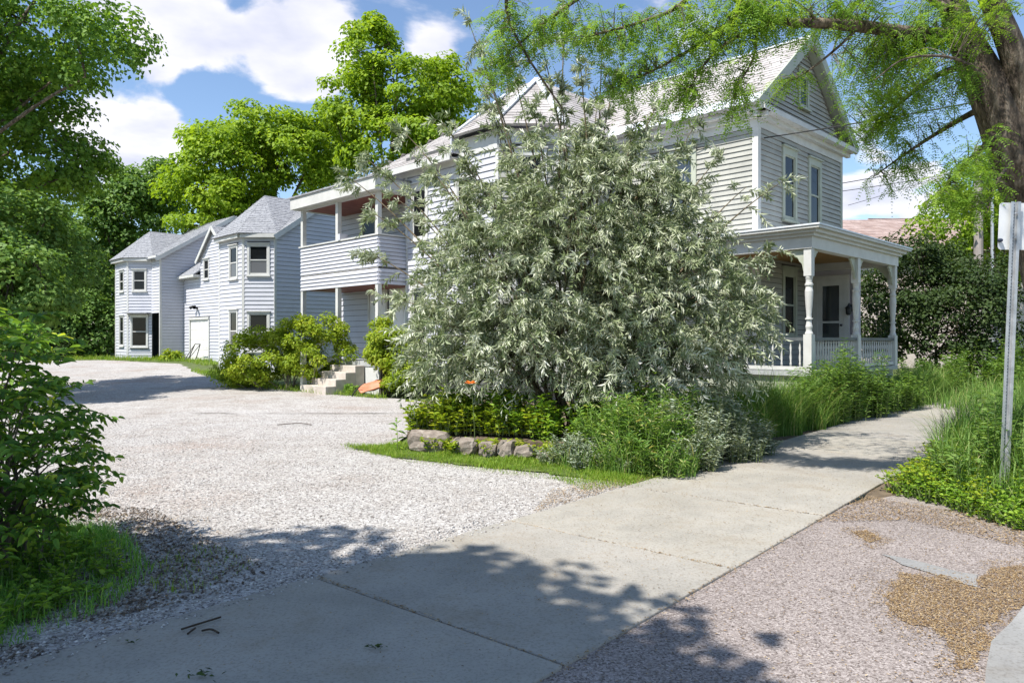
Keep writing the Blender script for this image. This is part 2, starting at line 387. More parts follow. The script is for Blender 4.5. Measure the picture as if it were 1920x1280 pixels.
def flakes(name, P, z, s0, s1, label, mat=None):
    n = len(P); s = rng.uniform(s0, s1, n); a = rng.uniform(0, 6.28, n)
    T = np.array([(-1, -.35, 0), (1, -.3, .25), (.9, .4, .1), (-.8, .4, .35)])
    V = T[None] * s[:, None, None] * np.stack([np.ones(n), rng.uniform(.5, 1.2, n), rng.uniform(.2, 1.4, n)], -1)[:, None, :]
    ca, sa = np.cos(a)[:, None], np.sin(a)[:, None]
    V = np.stack([V[..., 0] * ca - V[..., 1] * sa + P[:, :1], V[..., 0] * sa + V[..., 1] * ca + P[:, 1:2], V[..., 2] + z + gz(P[:, 1])[:, None]], -1).reshape(-1, 3)
    return tag(np_mesh(name, V, np.arange(4 * n).reshape(-1, 4), mat or M_flake, rnd=np.repeat(rng.random(n), 4)), label, 'litter', kind='stuff')
def grow(poly, f): c = np.mean(np.array(poly), 0); return [tuple(c + (np.array(p) - c) * f) for p in poly]
patch = [G(1595, 992), G(1625, 990), G(1655, 1006), G(1630, 1014)]
flakes('fallen_seed_litter', np.vstack([scatter(rough_poly(lit_pts, .08, .05, 11), 19000), scatter(rough_poly(grow(lit_pts, 1.12), .08, .09, 5), 5000), scatter(grow(lit_pts, 1.45), 2500), scatter(patch, 1100), scatter(grow(patch, 1.8), 700)]), -.012, .003, .0075, 'brown fallen seeds and petals drifted on the asphalt by the gutter')
flakes('sidewalk_litter', np.vstack([scatter([S(3.2, SW0), S(9, SW0), S(9, SW1), S(3.2, SW1)], 4200), scatter([S(-1, SW0), S(4, SW0), S(4, SW1), S(-1, SW1)], 700), scatter([S(9, SW0), S(20, SW0), S(20, SW1), S(9, SW1)], 4500)]), .004, .003, .0075, 'sparse brown petals scattered over the sidewalk')
flakes('apron_litter', scatter([S(-1, SW0 - .05), S(6.9, SW0 - .05), (4.4, 5.6), (2.3, 3.3)], 2600), -.012, .004, .009, 'brown petals scattered over the asphalt apron')
flakes('joint_litter', np.vstack([scatter([S(-1, SW0 - .05), S(8, SW0 - .05), S(8, SW0 + .015), S(-1, SW0 + .015)], 900)] + [scatter([S(q - .02, SW0), S(q + .02, SW0), S(q + .02, SW1), S(q - .02, SW1)], 260) for q in (2.7, 4.57, 6.45)]), -.002, .004, .010, 'dry litter caught in the sidewalk joints')
flakes('bed_edge_litter', scatter([S(4.9, SW1), S(7.5, SW1), (3.0, 9.0), (1.55, 8.2), (.4, 7.3)], 2200), .0, .004, .012, 'rust brown dead leaves along the edge of the bed')
flakes('apron_edge_litter', scatter([S(6.2, 2.0), S(7.6, 1.95), (4.2, 6.0), (5.2, 5.2), (4.6, 4.9), (3.7, 5.3), (3.3, 6.1)], 6500), -.008, .004, .012, 'dark leaf litter on the asphalt below the weeds')
flakes('shrub_litter', scatter([(-3.5, 3.7), (-2.0, 3.8), (-1.8, 5.0), (-2.6, 6.2), (-4.3, 6.6)], 2200), -.006, .004, .013, 'dead leaf litter on the gravel under the left shrub')

M_crumb = mat_rnd('soil_crumb', ((0, (.08, .06, .045)), (.4, (.18, .145, .115)), (.8, (.31, .275, .245)), (1, (.46, .43, .40))))
dp = [(-3.4, 3.75), (-2.2, 3.95), (-1.7, 4.4), (-1.55, 4.8), (-2.3, 5.5), (-3.2, 6.5), (-4.3, 6.9), (-4.4, 5)]
stones('soil_crumbs', np.vstack([scatter(dp, 9000, bias=lambda q: np.clip(-.9 - (q[:, 0] + .35 * (q[:, 1] - 4)), .06, 1)), scatter([S(-3, SW1 - .02), S(1.2, SW1 - .02), S(1.2, SW1 + .3), S(-3, SW1 + .3)], 2500)]), -.016, .004, .014, M_crumb, 'dark soil crumbs and grit mixed into the gravel by the left grass')

def edge_dist(P, poly):
    P = np.asarray(P); d = np.full(len(P), 9e9)
    for i in range(len(poly)):
        a, b = np.array(poly[i]), np.array(poly[(i + 1) % len(poly)]); ab = b - a; t = np.clip(((P - a) @ ab) / (ab @ ab), 0, 1)
        d = np.minimum(d, np.linalg.norm(P - (a + t[:, None] * ab), axis=1))
    return d
# ------------------------------------------------------------------ the old house and the townhouses
R2 = math.sqrt(.5)
AV = Vector((-R2, R2, 0)); BV = Vector((R2, R2, 0))         # backwards along the long side / along the street front
HC = Vector((5.434, 16.057, 0))
def hp(a, b, z): return HC + AV * a + BV * b + Vector((0, 0, z))
M_side = mat_plain('old_clapboard_paint', (.32, .315, .28), (.42, .415, .37), 2.2, .55, .12, spots=((.40, .38, .34), 5, .62, .82), objrand=.10)
M_vinyl = mat_plain('vinyl_siding', (.47, .475, .52), (.54, .545, .585), 1.5, .5, .06, objrand=.05)
M_trim = mat_plain('white_trim_paint', (.49, .485, .46), (.60, .595, .57), 3, .5, .12, spots=((.50, .46, .40), 9, .62, .80))
M_trimg = mat_plain('grey_green_trim_paint', (.34, .36, .28), (.42, .44, .36), 3, .5, .12)
M_wall = mat_plain('shadow_line_sheathing', (.07, .07, .07), (.11, .11, .11), 3, .8, .1)  # near black, so the gaps between boards read as shadow lines
M_slate = mat_plain('pale_slate', (.30, .275, .26), (.50, .47, .45), 2.6, .7, .3, spots=((.28, .25, .24), 11, .55, .70))
M_asphs = mat_plain('grey_asphalt_shingle', (.20, .205, .22), (.36, .365, .38), 9, .85, .4, spots=((.15, .15, .17), 14, .52, .66))
M_darkroof = mat_plain('dark_slate', (.035, .037, .043), (.09, .09, .10), 7, .7, .3)
M_redroof = mat_plain('brown_shingle', (.26, .18, .155), (.42, .33, .30), 2, .85, .3, stretch=(1, 1, 3))
M_metal = mat_plain('galvanised_flashing', (.55, .57, .60), (.72, .74, .78), 6, .4, .05, spec=.5)
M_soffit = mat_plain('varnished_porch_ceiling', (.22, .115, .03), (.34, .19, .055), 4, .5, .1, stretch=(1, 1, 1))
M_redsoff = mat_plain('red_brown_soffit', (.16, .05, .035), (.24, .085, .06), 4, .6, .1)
M_rail = mat_plain('dark_rail_cap', (.06, .07, .075), (.12, .13, .135), 5, .5, .1)
M_found = mat_plain('stone_foundation', (.22, .21, .195), (.38, .36, .33), 6, .9, .5)
M_floor = mat_plain('porch_floor_paint', (.30, .31, .31), (.40, .41, .40), 4, .6, .1)
M_step = mat_plain('concrete_step', (.40, .35, .30), (.55, .50, .45), 5, .85, .3)
M_door = mat_plain('white_door_paint', (.72, .72, .73), (.80, .80, .81), 3, .4, .03)
M_lavender = mat_plain('pale_lilac_paint', (.44, .40, .44), (.52, .48, .52), 3, .5, .05)
M_garage = mat_plain('cream_garage_door', (.66, .64, .60), (.75, .73, .69), 3, .5, .05)
M_black = mat_plain('black_iron', (.012, .012, .013), (.03, .03, .03), 10, .5, .1)
def mat_glass(name, c, spec=.22):
    m, nt, b, out = mat_new(name)
    b.inputs['Base Color'].default_value = (*c, 1); b.inputs['Roughness'].default_value = .06; b.inputs['Specular IOR Level'].default_value = spec
    b.inputs['IOR'].default_value = 1.5
    no = noise_node(nt, 1.5, 2); bump(nt, b, no.outputs['Fac'], .02, .05)
    return m
M_glass = mat_glass('window_glass', (.010, .011, .012)); M_glass2 = mat_glass('curtained_glass', (.12, .12, .125))
M_skyglass = mat_glass('side_glass', (.03, .035, .04), 1.0)

class Wall:
    def __init__(s, p0, p1):
        s.p0 = Vector((p0[0], p0[1], 0)); d = Vector((p1[0], p1[1], 0)) - s.p0; s.L = d.length; s.d = d / s.L; s.n = Vector((s.d.y, -s.d.x, 0))
    def p(s, t, o, z): return s.p0 + s.d * t + s.n * o + Vector((0, 0, z))
    def box(s, mb, t0, t1, o0, o1, z0, z1):
        return mb.hexa([s.p(t0, o1, z0), s.p(t1, o1, z0), s.p(t1, o0, z0), s.p(t0, o0, z0), s.p(t0, o1, z1), s.p(t1, o1, z1), s.p(t1, o0, z1), s.p(t0, o0, z1)])
def HW(a0, b0, a1, b1):
    p, q = hp(a0, b0, 0), hp(a1, b1, 0); return Wall((p.x, p.y), (q.x, q.y))
def boards(w, parent, z0, z1, course, mat, openings=(), limits=None, t0=0, t1=None, one=True, lap=.03, name='clapboard', zo=.006, gap=.011):
    """lap siding: each course is a wedge, proud at its lower edge; limits(z) gives the span in a gable."""
    t1 = w.L if t1 is None else t1; joined = MB(); n = int(round((z1 - z0) / course)); course = (z1 - z0) / n
    for k in range(n):
        za = z0 + k * course; zb = za + course; zm = (za + zb) / 2
        spans = [(t0, t1)]
        for (u0, u1, v0, v1) in openings:
            if v0 < zm < v1:
                new = []
                for (x, y) in spans:
                    if u0 > x: new.append((x, min(y, u0)))
                    if u1 < y: new.append((max(x, u1), y))
                    if u0 >= y or u1 <= x: pass
                spans = [q for q in new if q[1] - q[0] > .02]
        for (x, y) in spans:
            xa, ya, xb, yb = x, y, x, y
            if limits:
                la, lb = limits(za), limits(zb)
                xa, ya = max(x, la[0]), min(y, la[1]); xb, yb = max(x, lb[0]), min(y, lb[1])
                if ya - xa < .03: continue
                if yb < xb: xb = yb = (xb + yb) / 2
            c = [w.p(xa, lap, za), w.p(ya, lap, za), w.p(ya, 0, za), w.p(xa, 0, za), w.p(xb, zo, zb - gap), w.p(yb, zo, zb - gap), w.p(yb, 0, zb - gap), w.p(xb, 0, zb - gap)]  # board stops short, baring the dark sheathing as a shadow line
            if one: MB().hexa(c).build(name, mat, parent)
            else: joined.hexa(c)
    if not one and joined.v: joined.build('siding', mat, parent, kind='stuff')
def sheath(w, parent, z0, z1, mat=None, t0=0, t1=None, name='wall', th=.10):
    m = MB(); w.box(m, t0, w.L if t1 is None else t1, -th, -.001, z0, z1); return m.build(name, mat or M_wall, parent)
def window(w, parent, tc, wd, z0, z1, trim=M_trim, case=.11, rails=1, glass=None, name='window', head=.06, sillp=.06):
    """casing (the part) with sill, sash and panes as its own pieces"""
    a, b = tc - wd / 2, tc + wd / 2
    m = MB()
    w.box(m, a - case, a, -.06, .05, z0 - case * .5, z1 + case + head); w.box(m, b, b + case, -.06, .05, z0 - case * .5, z1 + case + head)
    w.box(m, a + .001, b - .001, -.06, .048, z1, z1 + case + head)
    f = m.build(name, trim, parent)
    m = MB(); w.box(m, a - case - .03, b + case + .03, .0, .035 + sillp, z1 + case + head + .001, z1 + case + head + .035); m.build('head_cap', trim, f)
    m = MB(); w.box(m, a - case - .03, b + case + .03, -.02, .04 + sillp, z0 - case * .5 - .05, z0 - case * .5 - .001); w.box(m, a + .001, b - .001, -.06, .045, z0 - case * .5, z0); m.build('sill', trim, f)
    m = MB(); s = .035
    w.box(m, a + .001, a + s, -.055, .026, z0 + .001, z1 - .001); w.box(m, b - s, b - .001, -.055, .026, z0 + .001, z1 - .001)
    w.box(m, a + s, b - s, -.055, .024, z1 - s, z1 - .001); w.box(m, a + s, b - s, -.055, .024, z0 + .001, z0 + s * 1.3)
    if rails: w.box(m, a + s, b - s, -.05, .028, (z0 + z1) / 2 - .022, (z0 + z1) / 2 + .022)
    m.build('sash', trim, f)
    zs = [z0 + s * 1.3, (z0 + z1) / 2 - .022, (z0 + z1) / 2 + .022, z1 - s] if rails else [z0 + s * 1.3, z1 - s]
    for i in range(0, len(zs), 2):
        m = MB(); w.box(m, a + s, b - s, .0005, .008, zs[i], zs[i + 1]); m.build('pane', glass if (glass and i == 0) else (glass if glass is M_skyglass else M_glass), f)
    return (a - case, b + case, z0 - case * .5 - .05, z1 + case + head + .035)
def win_open(tc, wd, z0, z1, case=.11, head=.06): return (tc - wd / 2 - case, tc + wd / 2 + case, z0 - case * .5 - .05, z1 + case + head + .035)
def roof(name, parent, pts, mat, tw=.26, expo=.17, th=.05, proud=.012, seed=0):
    """one roof plane: a deck slab with overlapping shingles laid on it"""
    P = [Vector(p) for p in pts]; nrm = Vector((0, 0, 0))
    for i in range(len(P)): nrm += (P[i] - P[0]).cross(P[(i + 1) % len(P)] - P[0])
    nrm.normalize()
    if nrm.z < 0: P.reverse(); nrm = -nrm
    m = MB(); m.prism([p - nrm * th for p in P], nrm * th); deck = m.build(name, mat, parent)
    e = Vector((-nrm.y, nrm.x, 0)).normalized(); f = nrm.cross(e); f = f if f.z > 0 else -f
    O = P[0]; Q = [((p - O).dot(e), (p - O).dot(f)) for p in P]
    fmin, fmax = min(q[1] for q in Q), max(q[1] for q in Q); r = random.Random(seed); T = MB(); row = 0; y = fmin
    while y < fmax:
        ym = min(y + expo * .5, fmax - 1e-3); xs = []
        for i in range(len(Q)):
            (x1, y1), (x2, y2) = Q[i], Q[(i + 1) % len(Q)]
            if (y1 > ym) != (y2 > ym): xs.append(x1 + (ym - y1) / (y2 - y1) * (x2 - x1))
        xs.sort()
        for i in range(0, len(xs) - 1, 2):
            x = xs[i] - (tw * .5 if row % 2 else 0)
            while x < xs[i + 1]:
                w_ = tw * r.uniform(.75, 1.25); xa, xb = max(x, xs[i]) + .003, min(x + w_, xs[i + 1]) - .003; x += w_
                if xb - xa < .03: continue
                pr = proud * r.uniform(.7, 1.6); dy = r.uniform(-.012, .012)
                yt = min(y + expo * 1.05, fmax); c = [(xa, y + dy, .002), (xb, y + dy, .002), (xb, y + dy, pr), (xa, y + dy, pr), (xa, yt, .003), (xb, yt, .003)]
                T.add([O + e * u + f * v + nrm * h for u, v, h in c], ((0, 1, 2, 3), (3, 2, 5, 4), (0, 3, 4), (1, 5, 2)))
        y += expo; row += 1
    if T.v: T.build('shingles', mat, deck, kind='stuff')
    return deck
def stick(mb, p, q, w=.05, h=.05):             # a squared bar from p to q
    p, q = Vector(p), Vector(q); d = (q - p).normalized(); u = d.cross(Vector((0, 0, 1)))
    u = u.normalized() if u.length > 1e-3 else Vector((1, 0, 0)); v = u.cross(d)
    return mb.hexa([p - u * w - v * h, p + u * w - v * h, q + u * w - v * h, q - u * w - v * h, p - u * w + v * h, p + u * w + v * h, q + u * w + v * h, q - u * w + v * h])

house = thing('old_house', hp(3, 1, 0), 'weathered white clapboard gabled house with wraparound porch behind the silver shrub', 'house')
# street front
FW = HW(0, 0, 0, 4.8)
front_w = [(1.57, .55, 4.37, 5.84), (3.02, .55, 4.37, 5.84), (1.57, .55, 1.62, 3.02)]
ops = [win_open(*q) for q in front_w]
sheath(FW, house, .25, 6.55)
for q in front_w: window(FW, house, *q, trim=M_trimg, glass=None)
boards(FW, house, 3.75, 6.22, .118, M_side, ops, t0=.11, t1=4.69, one=True)
boards(FW, house, .92, 3.75, .118, M_side, ops, t0=.11, t1=2.6, one=True)
boards(FW, house, .92, 3.75, .13, M_side, (), t0=2.6, t1=4.69, one=False)
# long side of the front block
SW_ = HW(4, 0, 0, 0)
sheath(SW_, house, .25, 6.55)
sops = [win_open(2.05, .66, 4.5, 5.9)]
window(SW_, house, 2.05, .66, 4.5, 5.9, trim=M_trimg, glass=M_skyglass)
boards(SW_, house, 3.75, 6.22, .118, M_side, sops, t1=3.89, one=True)
boards(SW_, house, .92, 3.75, .118, M_side, (), t1=3.89, one=False)
m = MB()
FW.box(m, 0, .11, -.05, .028, .92, 6.22); SW_.box(m, 3.89, 4.028, -.05, .028, .92, 6.22); m.build('corner_board', M_trim, house)
m = MB(); FW.box(m, 4.69, 4.83, -.05, .028, .92, 6.22); m.build('corner_board', M_trimg, house)
# frieze and cornice
for w, t0, t1, nm in ((FW, -.02, 4.82, 'frieze'), (SW_, 0, 4.02, 'frieze')):
    m = MB(); w.box(m, t0, t1, -.05, .032, 6.222, 6.47); m.build(nm, M_trim, house)
    m = MB(); w.box(m, t0 - (.26 if w is FW else 0), t1 + .26, .0325, .14, 6.40, 6.50); w.box(m, t0 - (.30 if w is FW else 0), t1 + .30, -.05, .30, 6.501, 6.62); m.build('cornice', M_trim, house)
# gable: boards, attic window, rakes
RZ, EZ, HB = 8.84, 6.62, 2.4
def gl(z):
    t = max(0, (z - 6.60) / (8.72 - 6.60)); return (t * 2.42 + .02, 4.8 - t * 2.42 - .02)
m = MB(); FWo = FW; m.prism([FW.p(.02, -.02, 6.6), FW.p(4.78, -.02, 6.6), FW.p(2.4, -.02, 8.74)], -FW.n * .08); m.build('gable_wall', M_wall, house)
gw = (2.35, .40, 7.20, 7.92)
window(FW, house, *gw, trim=M_trimg, case=.10)
boards(FW, house, 6.64, 8.70, .115, M_side, [win_open(*gw, case=.10)], limits=gl, one=True)
m = MB()
for sgn in (-1, 1):
    p, q = FW.p(2.4 + sgn * 2.82, .26, EZ - .05), FW.p(2.4, .26, RZ - .02)
    stick(m, p, q, .03, .12)
m.build('rake_board', M_trimg, house)
m = MB()
for sgn in (-1, 1):
    m.prism([FW.p(2.4 + sgn * 2.78, .23, EZ - .05), FW.p(2.4, .23, RZ - .10), FW.p(2.4, .0, RZ - .10), FW.p(2.4 + sgn * 2.78, .0, EZ - .05)], (0, 0, .03))
m.build('rake_soffit', M_trimg, house)
m = MB(); m.prism([FW.p(-.3, .29, 6.625), FW.p(5.1, .29, 6.625), FW.p(5.1, .0, 6.70), FW.p(-.3, .0, 6.70)], (0, 0, .012)); m.build('pent_roof', M_darkroof, house)
rf1 = roof('roof', house, [hp(-.28, -.42, EZ), hp(-.28, 2.4, RZ), hp(9.0, 2.4, RZ), hp(9.0, -.42, EZ)], M_slate, seed=1)
roof('roof', house, [hp(-.28, 5.22, EZ), hp(-.28, 2.4, RZ), hp(9.0, 2.4, RZ), hp(9.0, 5.22, EZ)], M_slate, tw=.6, expo=.4, seed=2)
m = MB(); m.prism([hp(-.27, -.44, EZ + .015), hp(4.0, -.44, EZ + .015), hp(4.0, -.05, EZ + .325), hp(-.27, -.05, EZ + .325)], (0, 0, .012)); m.build('eave_flashing', M_metal, house)
m = MB(); stick(m, hp(-.3, 2.4, RZ + .03), hp(9, 2.4, RZ + .03), .06, .02); m.build('ridge_cap', M_metal, house)
# cross wing with its chamfered corner
WA = HW(4.0, -2.06, 4.0, 0); WC = HW(5.04, -3.1, 4.0, -2.06); WB = HW(8.72, -3.1, 5.04, -3.1)
for w in (WA, WC, WB): sheath(w, house, .25, 6.5)
cw = [(.735, .62, 4.55, 5.92), (.735, .62, 1.7, 3.1)]
for q in cw: window(WC, house, *q, trim=M_trim)
boards(WC, house, .75, 6.2, .16, M_side, [win_open(*q) for q in cw], one=False)
boards(WA, house, 3.6, 6.2, .118, M_side, one=False)
bw = [(.62, .55, 4.25, 5.55), (.62, .55, 1.5, 2.9), (2.5, .6, 4.25, 5.55)]
for q in bw: window(WB, house, *q, trim=M_trim)
boards(WB, house, .65, 6.1, .16, M_vinyl, [win_open(*q) for q in bw], one=False)
for w, t0, t1 in ((WB, 0, .1), (WB, 3.6, 3.7), (WC, 1.38, 1.47)):
    m = MB(); w.box(m, t0, t1, -.04, .03, .6, 6.1 if t0 == 0 else 6.2); m.build('corner_board', M_trim, house)
m = MB(); WC.box(m, 0, 1.47, -.04, .05, 6.2, 6.56); WA.box(m, 0, 2.06, -.04, .05, 6.2, 6.56); m.build('frieze', M_trim, house)
m = MB(); WB.box(m, -1.4, 2.29, -.04, .05, 5.95, 6.16); WB.box(m, 2.3, 3.68, -.04, .052, 6.1, 6.56); m.build('frieze', M_trim, house)
ap = hp(5.75, -1.0, 8.45)
E1, E2, E3, E4 = hp(3.75, .9, 6.6), hp(3.75, -2.2, 6.6), hp(4.92, -3.4, 6.6), hp(6.43, -3.4, 6.6)
rd = hp(5.75, 2.4, 8.46)
roof('roof', house, [E1, E2, ap, rd], M_slate, seed=3); roof('roof', house, [E2, E3, ap], M_slate, seed=4)
roof('roof', house, [E3, E4, hp(6.43, -1.0, 8.45), ap], M_slate, seed=5)
m = MB(); m.prism([E4, hp(6.43, -1, 8.45), hp(6.43, .5, 8.45), hp(6.43, .5, 6.3), hp(6.43, -3.4, 6.2)], AV * .05); m.build('cheek_wall', M_vinyl, house)
for i, (p, q) in enumerate(((E2, ap), (E3, ap), (E4, hp(6.43, -1, 8.45)))):
    m = MB(); stick(m, p + Vector((0, 0, .04)), q + Vector((0, 0, .05)), .075, .018); m.build('hip_flashing', M_metal, house)
roof('roof', house, [hp(6.46, -3.4, 6.2), hp(10.25, -3.4, 6.2), hp(8.5, 0, 8.5), hp(6.46, 0, 8.5)], M_slate, seed=6)
roof('roof', house, [hp(10.25, -3.4, 6.2), hp(10.25, 4.6, 6.2), hp(8.5, 1.8, 8.5), hp(8.5, 0, 8.5)], M_slate, tw=.5, expo=.3, seed=7)
m = MB(); m.prism([hp(6.45, -3.42, 6.02), hp(10.27, -3.42, 6.02), hp(10.27, -3.42, 6.18), hp(6.45, -3.42, 6.18)], BV * -.03); m.build('fascia', M_trim, house)
m = MB(); m.prism([hp(6.45, -3.39, 6.10), hp(10.24, -3.39, 6.10), hp(10.24, -2.55, 6.10), hp(6.45, -2.55, 6.10)], (0, 0, -.02)); m.build('soffit', M_trim, house)
# walls away from the lot, plain
m = MB()
for w in (HW(0, 4.8, 9.5, 4.8), HW(13.0, 4.8, 13.0, -2.6)): w.box(m, 0, w.L, -.1, 0, .25, 5.7 if w.L > 6 and w.L < 8 else 6.5)
m.build('back_wall', M_vinyl, house)
# foundation
m = MB()
for (a0, a1, b0, b1) in ((.05, 4.05, .05, 4.75), (4.06, 8.7, -2.0, 4.75), (5.1, 8.7, -3.05, -2.01), (8.71, 12.95, -2.5, 4.75)): m.hexa([hp(a0, b1, -.1), hp(a0, b0, -.1), hp(a1, b0, -.1), hp(a1, b1, -.1), hp(a0, b1, .5), hp(a0, b0, .5), hp(a1, b0, .5), hp(a1, b1, .5)])
m.build('foundation', M_found, house)

# rear wall behind the balcony, its doors and openings
RW = HW(13.0, -2.55, 8.72, -2.55)
sheath(RW, house, .45, 5.9)
rops = [(3.0, 3.55, 4.25 - .7, 5.2)]
d1 = (1.72, 2.56, .95, 2.93)
d2 = (2.74, 3.55, .95, 2.93)
uw = (1.67, .66, 3.55, 5.15)
boards(RW, house, .9, 5.5, .17, M_vinyl, [(d1[0] - .1, d1[1] + .1, d1[2], d1[3] + .1), (d2[0] - .08, d2[1] + .1, d2[2], d2[3] + .1), win_open(*uw)], one=False)
window(RW, house, *uw, trim=M_trim)
m = MB(); RW.box(m, d1[0] - .09, d1[0], -.03, .04, .9, d1[3]); RW.box(m, d1[1], d1[1] + .09, -.03, .04, .9, d1[3]); RW.box(m, d1[0] - .09, d1[1] + .09, -.03, .042, d1[3] + .001, d1[3] + .1); m.build('door_frame', M_trim, house)
m = MB(); RW.box(m, d1[0], d1[1], -.04, .012, .92, d1[3] - .001); dr = m.build('door', M_door, house)
m = MB(); RW.box(m, d2[0], d2[1], -.04, .02, .92, d2[3]); dq = m.build('door', M_door, house)
m = MB(); RW.box(m, d2[1], d2[1] + .08, -.03, .04, .92, d2[3] + .08); RW.box(m, d2[0], d2[1] - .001, -.03, .041, d2[3] + .001, d2[3] + .08); m.build('door_frame', M_trim, house)
for z0, z1 in ((1.05, 1.75), (1.9, 2.75)):
    m = MB(); RW.box(m, d2[0] + .12, d2[1] - .12, .0201, .03, z0, z1); m.build('panel', M_door, dq)
m = MB(); c0 = (d1[0] + d1[1]) / 2
m.prism([RW.p(c0 + .24 * math.cos(t), .0125, 2.55 + .24 * math.sin(t)) for t in np.linspace(0, math.pi, 13)], RW.n * .006); m.build('fanlight', M_glass, dr)
m = MB()
for t in np.linspace(math.pi * .2, math.pi * .8, 4): stick(m, RW.p(c0, .022, 2.56), RW.p(c0 + .23 * math.cos(t), .022, 2.55 + .23 * math.sin(t)), .006, .008)
m.build('fanlight_bar', M_door, dr)
m = MB(); m.lathe(RW.p(d1[1] - .09, .05, 1.9), [(.0, -.03), (.03, -.02), (.03, .02), (.0, .03)], 8); m.build('handle', M_metal, dr)
RT = HW(8.72, -2.55, 8.72, -3.1)

# --- rear balcony and stoop
bal = thing('rear_balcony', hp(10.7, -3.4, 0), 'white clapboard second floor balcony over a stoop beside the lot', 'balcony')
B0, B1 = 8.70, 12.80; BF = -4.03
BW = HW(B1, BF, B0, BF)
m = MB(); BW.box(m, 0, BW.L, -.08, -.001, 3.0, 4.30); m.build('parapet_wall', M_wall, bal)
boards(BW, bal, 3.0, 3.42, .105, M_vinyl, one=True, lap=.034); boards(BW, bal, 3.47, 4.30, .104, M_vinyl, one=True, lap=.034)
m = MB(); BW.box(m, 0, BW.L, -.02, .012, 3.425, 3.465); m.build('band_board', mat_plain('rotten_trim', (.36, .32, .30), (.66, .64, .62), 7, .7, .3, stretch=(1, 1, 4)), bal)
BE = HW(B0, BF, B0, -3.12)
m = MB(); BE.box(m, 0, BE.L, -.08, -.001, 3.0, 4.30); m.build('parapet_wall', M_wall, bal)
boards(BE, bal, 3.0, 3.42, .105, M_vinyl, one=True, lap=.034); boards(BE, bal, 3.47, 4.30, .104, M_vinyl, one=True, lap=.034)
BE2 = HW(B1, -2.6, B1, BF); m = MB(); BE2.box(m, 0, BE2.L, -.08, -.001, 3.0, 4.30); m.build('parapet_wall', M_vinyl, bal)
m = MB(); BW.box(m, -.08, BW.L + .06, -.14, .05, 4.305, 4.345); BE.box(m, .08, BE.L, -.10, .05, 4.306, 4.344); m.build('rail_cap', M_trim, bal)
def slab_h(a0, a1, b0, b1, z0, z1): return [hp(a0, b1, z0), hp(a0, b0, z0), hp(a1, b0, z0), hp(a1, b1, z0), hp(a0, b1, z1), hp(a0, b0, z1), hp(a1, b0, z1), hp(a1, b1, z1)]
m = MB(); m.hexa(slab_h(B0 + .1, B1 - .1, BF + .1, -2.57, 3.05, 3.2)); m.build('balcony_floor', M_floor, bal)
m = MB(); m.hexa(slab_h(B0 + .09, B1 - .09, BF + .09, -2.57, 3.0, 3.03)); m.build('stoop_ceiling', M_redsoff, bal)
for a in (B0 + .06, (B0 + B1) / 2, B1 - .06):
    for z0, z1 in ((.92, 2.998), (4.346, 5.44)):
        m = MB(); m.box(hp(a, BF + .045, (z0 + z1) / 2), (.062, .062, (z1 - z0) / 2), math.radians(45)); m.build('post', M_trim, bal)
m = MB(); m.box(hp((B0 + B1) / 2 - .2, BF + .06, 4.42), (.13, .06, .09), math.radians(45)); m.build('post_stub', M_vinyl, bal)
# flat box roof
m = MB(); m.hexa(slab_h(B0 - .22, B1 + .22, BF - .25, -2.5, 5.47, 5.80)); m.build('fascia', M_trim, bal)
m = MB(); m.hexa(slab_h(B0 - .26, B1 + .26, BF - .29, -2.5, 5.803, 5.84)); m.build('roof', M_asphs, bal)
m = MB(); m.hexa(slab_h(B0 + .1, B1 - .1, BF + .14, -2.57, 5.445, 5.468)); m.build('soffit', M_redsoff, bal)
m = MB(); m.hexa(slab_h(B0, B1, BF - .03, BF + .12, 5.442, 5.467)); m.build('beam', M_trim, bal)
m = MB(); m.hexa(slab_h(B0, B1, BF, -2.6, .78, .92)); m.build('stoop_floor', M_floor, bal)
m = MB(); m.hexa(slab_h(B0, B1, BF + .02, BF + .06, .02, .78)); m.build('stoop_skirt', M_trim, bal)
# steps down to the lot with their rail
st = thing('stoop_steps', hp(10.0, -4.4, 0), 'four worn concrete steps below the balcony stoop', 'steps')
for k in range(4):
    m = MB(); m.hexa(slab_h(9.35, 10.65, BF - .30 * (k + 1), BF - .01 if k == 0 else BF - .30 * k - .002, .02, .80 - .175 * k)); m.build('step', M_step, st, bevel=.012)
rl = thing('stair_rail', hp(10.8, -4.9, 0), 'weathered white wooden stair rail beside the concrete steps', 'railing')
m = MB(); m.box(hp(10.78, BF - 1.05, .62), (.06, .06, .55), math.radians(45)); m.build('post', M_trim, rl)
m = MB(); stick(m, hp(10.78, BF - 1.0, 1.08), hp(10.78, BF - .05, 1.72), .03, .045); m.build('handrail', M_trim, rl)
m = MB(); stick(m, hp(10.78, BF - 1.0, .42), hp(10.78, BF - .05, 1.05), .03, .04); m.build('lower_rail', M_trim, rl)

